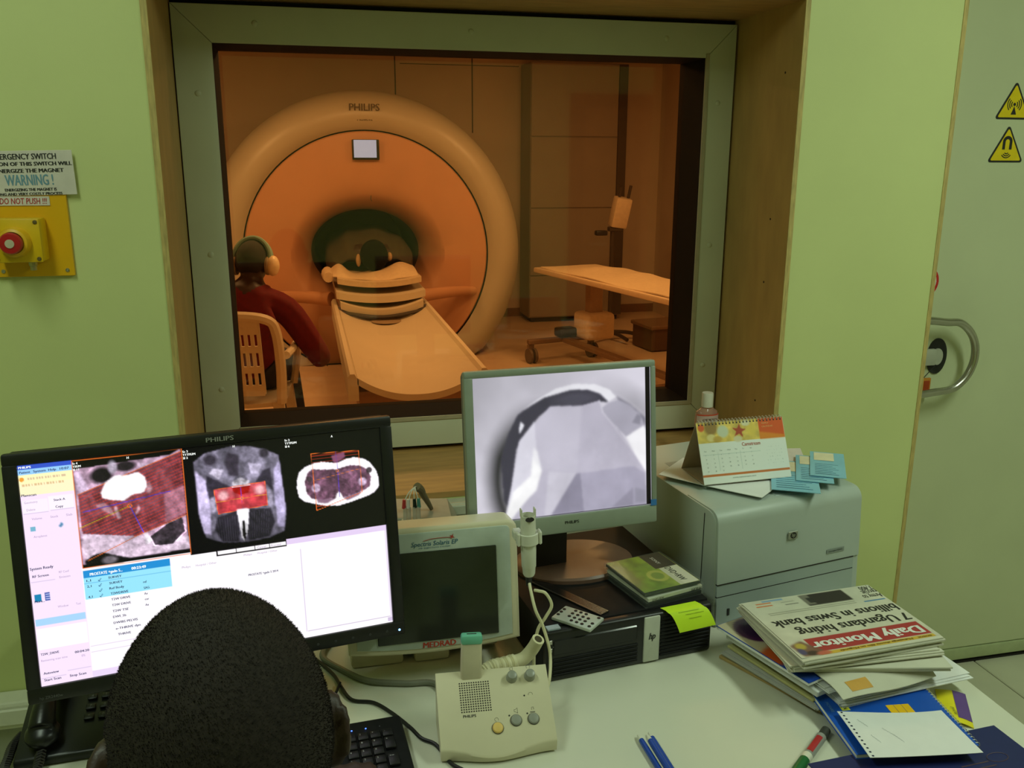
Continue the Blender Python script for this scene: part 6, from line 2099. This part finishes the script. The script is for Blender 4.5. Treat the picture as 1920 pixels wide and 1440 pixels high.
V_ = Paint(60, 50, (20, 70, 176))
V_.poly([(0, 0), (1, 0), (1, .45), (.0, .62)], (190, 180, 150), 1, 1)
V_.poly([(0, .50), (.3, .42), (1, .30), (1, .55), (.4, .72), (.0, .72)], (196, 86, 34), 1, 2)
V_.ell((.22, .22), .17, .2, (70, 26, 74), 1, .1).ell((.22, .22), .12, .14, (46, 20, 62), .9, .3)
V_.mesh('cover_print', lambda U, V: (-.117 + .234 * U, .107 - .214 * V, 0 * U + .0072), attr_mat('print_gloss', .35, 0, .4), bb)
z += .0080
STZ = z

def newspaper(label, cx, cy, z0, rz, w, d, h, layers, droop=.0, seed=1):
    t_ = thing('newspaper', label, 'newspaper', (cx, cy, z0), rz, 'newspapers on the paper pile')
    r = random.Random(seed)
    for k in range(layers):
        a, b_ = r.uniform(-.004, .004), r.uniform(-.004, .004)
        zz0, zz1 = h * k / layers, h * (k + .82) / layers
        def fn(u, v, zz=zz1, a=a, b_=b_, k=k):
            e = droop * (max(0, .12 - v) / .12) ** 2 + droop * .6 * (max(0, u - .93) / .07) ** 2
            return (-w / 2 + w * u + a, -d / 2 + d * v + b_, zz - e * .15 * k)
        MB().grid(fn, 16, 12, thick=(0, 0, -(zz1 - zz0))).build('fold', M_NEWS, t_)
    return t_
# two older papers, then the front page (read from the far side of the desk)
newspaper('crumpled newspaper sticking out below the top newspaper', .905, 1.245, STZ + .0032, 168, .275, .195, .009, 3, .004, 4)
newspaper('folded newspaper directly under the front page newspaper', .892, 1.262, STZ + .0126, 178, .278, .205, .012, 4, .004, 9)
NW, ND, NH = .277, .205, .016
NX_, NY_, NZ_ = .894, 1.262, STZ + .0251
np_ = newspaper('top newspaper with red masthead and large black headline facing away', NX_, NY_, NZ_, 183.0, NW, ND, NH, 5, .003, 12)
NP = Paint(140, 104, (205, 203, 184))
NP.modulate(np.ones_like(NP.U), NP.noise(10, 3), .93, 1.06)
NP.rect(.035, .0, .86, .045, (206, 170, 60)).rect(.035, .058, .865, .265, (168, 52, 52))
NP.poly([(.80, .0), (.97, .02), (.99, .20), (.90, .25), (.83, .10)], (120, 86, 70), .95, 3)
NP.ell((.93, .17), .035, .05, (190, 170, 70), .9, .5).ell((.90, .05), .04, .035, (60, 46, 40), .9, .5).ell((.83, .03), .05, .03, (196, 100, 80), .9, .5).ell((.955, .09), .025, .05, (70, 70, 120), .8, .5)
NP.rect(.235, .785, .57, .985, (48, 42, 38), 1, 1).rect(.51, .80, .575, .985, (120, 116, 104), 1, 1).rect(.50, .83, .54, .93, (40, 38, 36), .9, 1)
NP.rect(.02, .705, .185, .722, (60, 120, 170)).rect(.81, .88, .93, .90, (206, 120, 70)).rect(.80, .925, .92, .945, (206, 120, 70)).rect(.70, .955, .86, .985, (130, 160, 190))
NP.rect(.62, .855, .72, .866, (70, 66, 60)).rect(.64, .91, .74, .918, (150, 146, 130))
for k in range(2):
    NP.rect(.24, .715 + .03 * k, .90, .722 + .03 * k, (140, 138, 122))
NP.mesh('front_page', lambda U, V: (-NW / 2 + .001 + (NW - .002) * U, ND / 2 - .001 - (ND - .012) * V - .006, 0 * U + NH - .0003), attr_mat('print_matte', .6), np_)
NT = TR(-NW / 2, ND / 2 - .006, NH + .0001)
def nt_text(mb_, s, u0, u1, v, cap, bold=.01, shear=0):
    return mb_.text(s, NT, cap=cap, width=(u1 - u0) * NW, x=u0 * NW, y=-v * (ND - .012), bold=bold, shear=shear)
hb_ = MB()
nt_text(hb_, '7 Ugandans hiding', .03, .845, .435, .0235, .03)
nt_text(hb_, 'billions in Swiss bank', .02, .945, .615, .0235, .03)
nt_text(hb_, 'Army to', .005, .15, .83, .014, .01)
nt_text(hb_, 'recruit', .005, .12, .91, .014, .01)
nt_text(hb_, '7,400', .005, .105, .985, .014, .01)
hb_.build('headline', M_DARKTXT, np_, False)
wt = MB()
nt_text(wt, 'Daily Monitor', .062, .855, .205, .0235, .045)
wt.build('masthead_lettering', M_WHITETXT, np_, False)
yl = MB()
nt_text(yl, 'Mukajanga shoots film on Muganda', .20, .72, .034, .004, .02)
nt_text(yl, 'NEWS AND PLAYS', .06, .16, .034, .004, .02)
yl.build('strap_line', mat('strap_ink', S(90, 60, 20), .6), np_, False)
# sheet with an orange corner slipped out to the front
fs_ = thing('newspaper_flyer', 'folded news sheet with an orange corner block hanging out of the pile', 'paper', (.900, 1.160, STZ), -171)
def flf(u, v):
    y_ = -.085 + .125 * v
    return (-.10 + .20 * u, y_, .0024 - 9.0 * max(0, y_ - .002) ** 2 * (1 + .3 * math.sin(5 * u)))
MB().grid(flf, 12, 12, thick=(0, 0, -.0012)).build('paper', M_NEWS, fs_)
MB().grid(lambda u, v: tuple(np.array(flf(.65 + .22 * u, .78 + .16 * v)) + np.array((0, 0, .0004))), 6, 4).build('orange_block', mat('orange_print', S(208, 158, 70), .7), fs_)

# ------------------------------------------------------------------ notebook, sheet, books, pens
nv_ = thing('ledger_book', 'large navy hard-cover book at the front corner of the desk', 'book', (.874, .912, DZ), 3.0)
MB().rbox(-.168, .178, -.115, .122, 0, .0025, .001, 1).build('back_cover', mat('navy_cover', S(24, 34, 92), .5, var=.08, scale=30), nv_)
MB().rbox(-.162, .174, -.110, .118, .0025, .0125, .001, 1).build('pages', M_PAPER, nv_)
MB().rbox(-.168, .178, -.115, .122, .0125, .015, .001, 1).build('front_cover', mat('navy_cover', S(24, 34, 92)), nv_)
MB().tube([(.12 + .018 * math.cos(t), .055 + .010 * math.sin(t), .0152) for t in [2 * math.pi * k / 16 for k in range(17)]], .0006, 5, smooth=1).box(.05, .10, .05, .052, .0149, .0153).box(.055, .105, .040, .042, .0149, .0153).build('gilt_stamp', mat('gilt_dull', S(84, 62, 70), .5), nv_, False)

lf = thing('glossy_leaflet', 'yellow and purple glossy leaflet curling out from under the blue notebook', 'leaflet', (1.030, 1.115, DZ), -32)
def lff(u, v):
    return (-.024 + .048 * u, -.052 + .10 * v, .0016 + .012 * (1 - v) * (1 - u) ** 2 * 0 + .006 * math.sin(math.pi * u) * (1 - .5 * v))
MB().grid(lff, 10, 10, thick=(0, 0, -.001)).build('paper', mat('leaf_yellow', S(236, 222, 40), .35), lf)
MB().grid(lambda u, v: tuple(np.array(lff(.55 + .45 * u, .15 + .85 * v)) + np.array((0, 0, .0005))), 5, 8).build('purple_panel', mat('leaf_purple', S(98, 66, 140), .35), lf)
MB().text('good for', TR(-.006, -.01, .0082) @ RZ(-80), cap=.006, width=.022, shear=.2).build('lettering', M_DARKTXT, lf, False)

nb = thing('spiral_notebook', 'bright blue spiral notebook lying on the papers under a torn white sheet', 'notebook', (.887, 1.083, DZ + .0155), -6.5)
NBM = RX(1.4) 
M_NB = mat('notebook_blue', S(16, 84, 190), .4, var=.04)
MB().rbox(-.102, .098, -.078, .078, 0, .002, .0006, 1, NBM).build('back_cover', M_NB, nb)
MB().rbox(-.101, .096, -.077, .077, .002, .0085, .0006, 1, NBM).build('pages', M_PAPER, nb)
MB().rbox(-.102, .098, -.078, .078, .0085, .0098, .0005, 1, NBM).build('front_cover', M_NB, nb)
nr = mesh_of(MB().tube([(.0052 * math.cos(t), 0, .0052 * math.sin(t)) for t in [2 * math.pi * k / 10 for k in range(11)]], .0007, 5, smooth=1), 'spiral_ring', mat('ring_white', S(206, 206, 196)))
for k in range(22):
    p = NBM @ Vector((.098, -.072 + .144 * k / 21, .0052))
    share('spiral_ring', nr, nb, tuple(p))
MB().box(-.073, -.059, .026, .055, .0098, .0102, NBM).build('yellow_label', mat('label_yellow', S(226, 226, 70), .5), nb, False)
MB().text('BROWN', NBM @ TR(-.070, .052, .0106) @ RZ(-90), cap=.007, width=.024, bold=.02).build('label_lettering', M_DARKTXT, nb, False)
MB().text('PICFARE', NBM @ TR(-.092, .050, .0103) @ RZ(-90), cap=.005, width=.026).build('pale_lettering', mat('cover_pale', S(110, 160, 210), .5), nb, False)
for k in range(3):
    MB().rbox(.004 + .0135 * k, .017 + .0135 * k, .002, .032, .0098, .0104, .002, 1, NBM).build('yellow_emblem', mat('emblem_amber', S(240, 190, 20), .45), nb)

ts = thing('torn_sheet', 'white torn notebook sheet with punched holes lying on the blue notebook', 'paper', (.878, 1.036, DZ + .026), -9)
def tsf(u, v):
    return (-.088 + .176 * u, -.058 + .116 * v, .0028 + .004 * (2 * u - 1) ** 2 + .003 * math.sin(3.1 * u + 1.5 * v) - .0015 * v + .0025 * (1 - v))
MB().grid(tsf, 18, 12, thick=(0, 0, -.0007)).build('paper', M_PAPER, ts)
ph = MB()
for k in range(13):
    p = tsf(.035, .03 + .94 * k / 12)
    ph.box(p[0] - .0015, p[0] + .0015, p[1] - .0014, p[1] + .0014, p[2] + .0002, p[2] + .0006)
ph.build('punched_hole', mat('hole_dark', S(40, 50, 74), .8), ts, False)
sc2 = MB()
rs = random.Random(8)
for row, (u0, u1, vv_) in enumerate(((.13, .18, .80), (.30, .36, .60), (.15, .19, .45), (.36, .40, .45))):
    sc2.tube([tuple(np.array(tsf(u0 + (u1 - u0) * k / 8, vv_ - .02 * k + .03 * (k % 2))) + np.array((0, 0, .0006))) for k in range(9)], .0003, 4, smooth=1)
sc2.build('pencil_writing', mat('pencil_faint', S(208, 211, 213), .7), ts)

mkr = thing('whiteboard_marker', 'grey whiteboard marker with red label and green cap beside the notebook', 'marker', (.737, 1.066, DZ + .0085), 0)
MD = Vector((.782 - .694, 1.100 - 1.030, 0)).normalized()
MKM = RZ(math.degrees(math.atan2(MD.y, MD.x))) @ RY(90)
MB().lathe([(.0001, -.030), (.0080, -.030), (.0082, .030), (.0001, .030)], 20, MKM).build('barrel', mat('marker_grey', S(150, 152, 146), .4), mkr)
MB().lathe([(.0072, .030), (.0074, .052), (.0001, .053)], 20, MKM).build('end_plug', mat('marker_end', S(60, 62, 56), .4), mkr)
MB().lathe([(.0001, -.044), (.0078, -.043), (.0083, -.030), (.0083, -.029)], 20, MKM).build('white_collar', M_WHITEPL, mkr)
MB().lathe([(.0001, -.088), (.0070, -.087), (.0084, -.072), (.0084, -.042), (.0001, -.042)], 20, MKM).build('green_cap', mat('marker_green', S(22, 104, 52), .35), mkr)
def mlb(u, v):
    a = D2R(60 + 70 * v)
    return (-.0084 * math.sin(a), .0084 * math.cos(a), -.024 + .045 * u)
MB().grid(lambda u, v: tuple(MKM @ Vector(mlb(u, v))), 4, 6).build('red_label', mat('marker_red', S(178, 40, 44), .45), mkr)

M_PEN = mat('pen_blue', S(18, 70, 170), .3, var=.08, scale=80)
for k, (px, py, qx, qy, pz, lb_) in enumerate(((.4795, 1.152, .482, 1.02, DZ + .0048, 'blue ballpoint pen with white tip, left of the three on the desk'),
                                                (.4985, 1.154, .500, 1.02, DZ + .0048, 'blue ballpoint pen with white tip, right of the three on the desk'),
                                                (.4895, 1.139, .491, 1.01, DZ + .0120, 'blue ballpoint pen resting on top of the other two pens'))):
    d = Vector((qx - px, qy - py, 0))
    L = .140
    t_ = thing('ballpoint_pen', lb_, 'pen', (px, py, pz), math.degrees(math.atan2(d.y, d.x)), 'blue pens on the desk')
    MB().lathe([(.0001, .007), (.0044, .007), (.0046, .02), (.0046, L - .012), (.003, L), (.0001, L)], 12, RY(90)).build('barrel', M_PEN, t_)
    MB().lathe([(.0022, -.006), (.0034, .0), (.0040, .007), (.0040, .010)], 12, RY(90)).build('white_tip', M_WHITEPL, t_)

bpy.data.objects.remove(TXT, do_unlink=True)
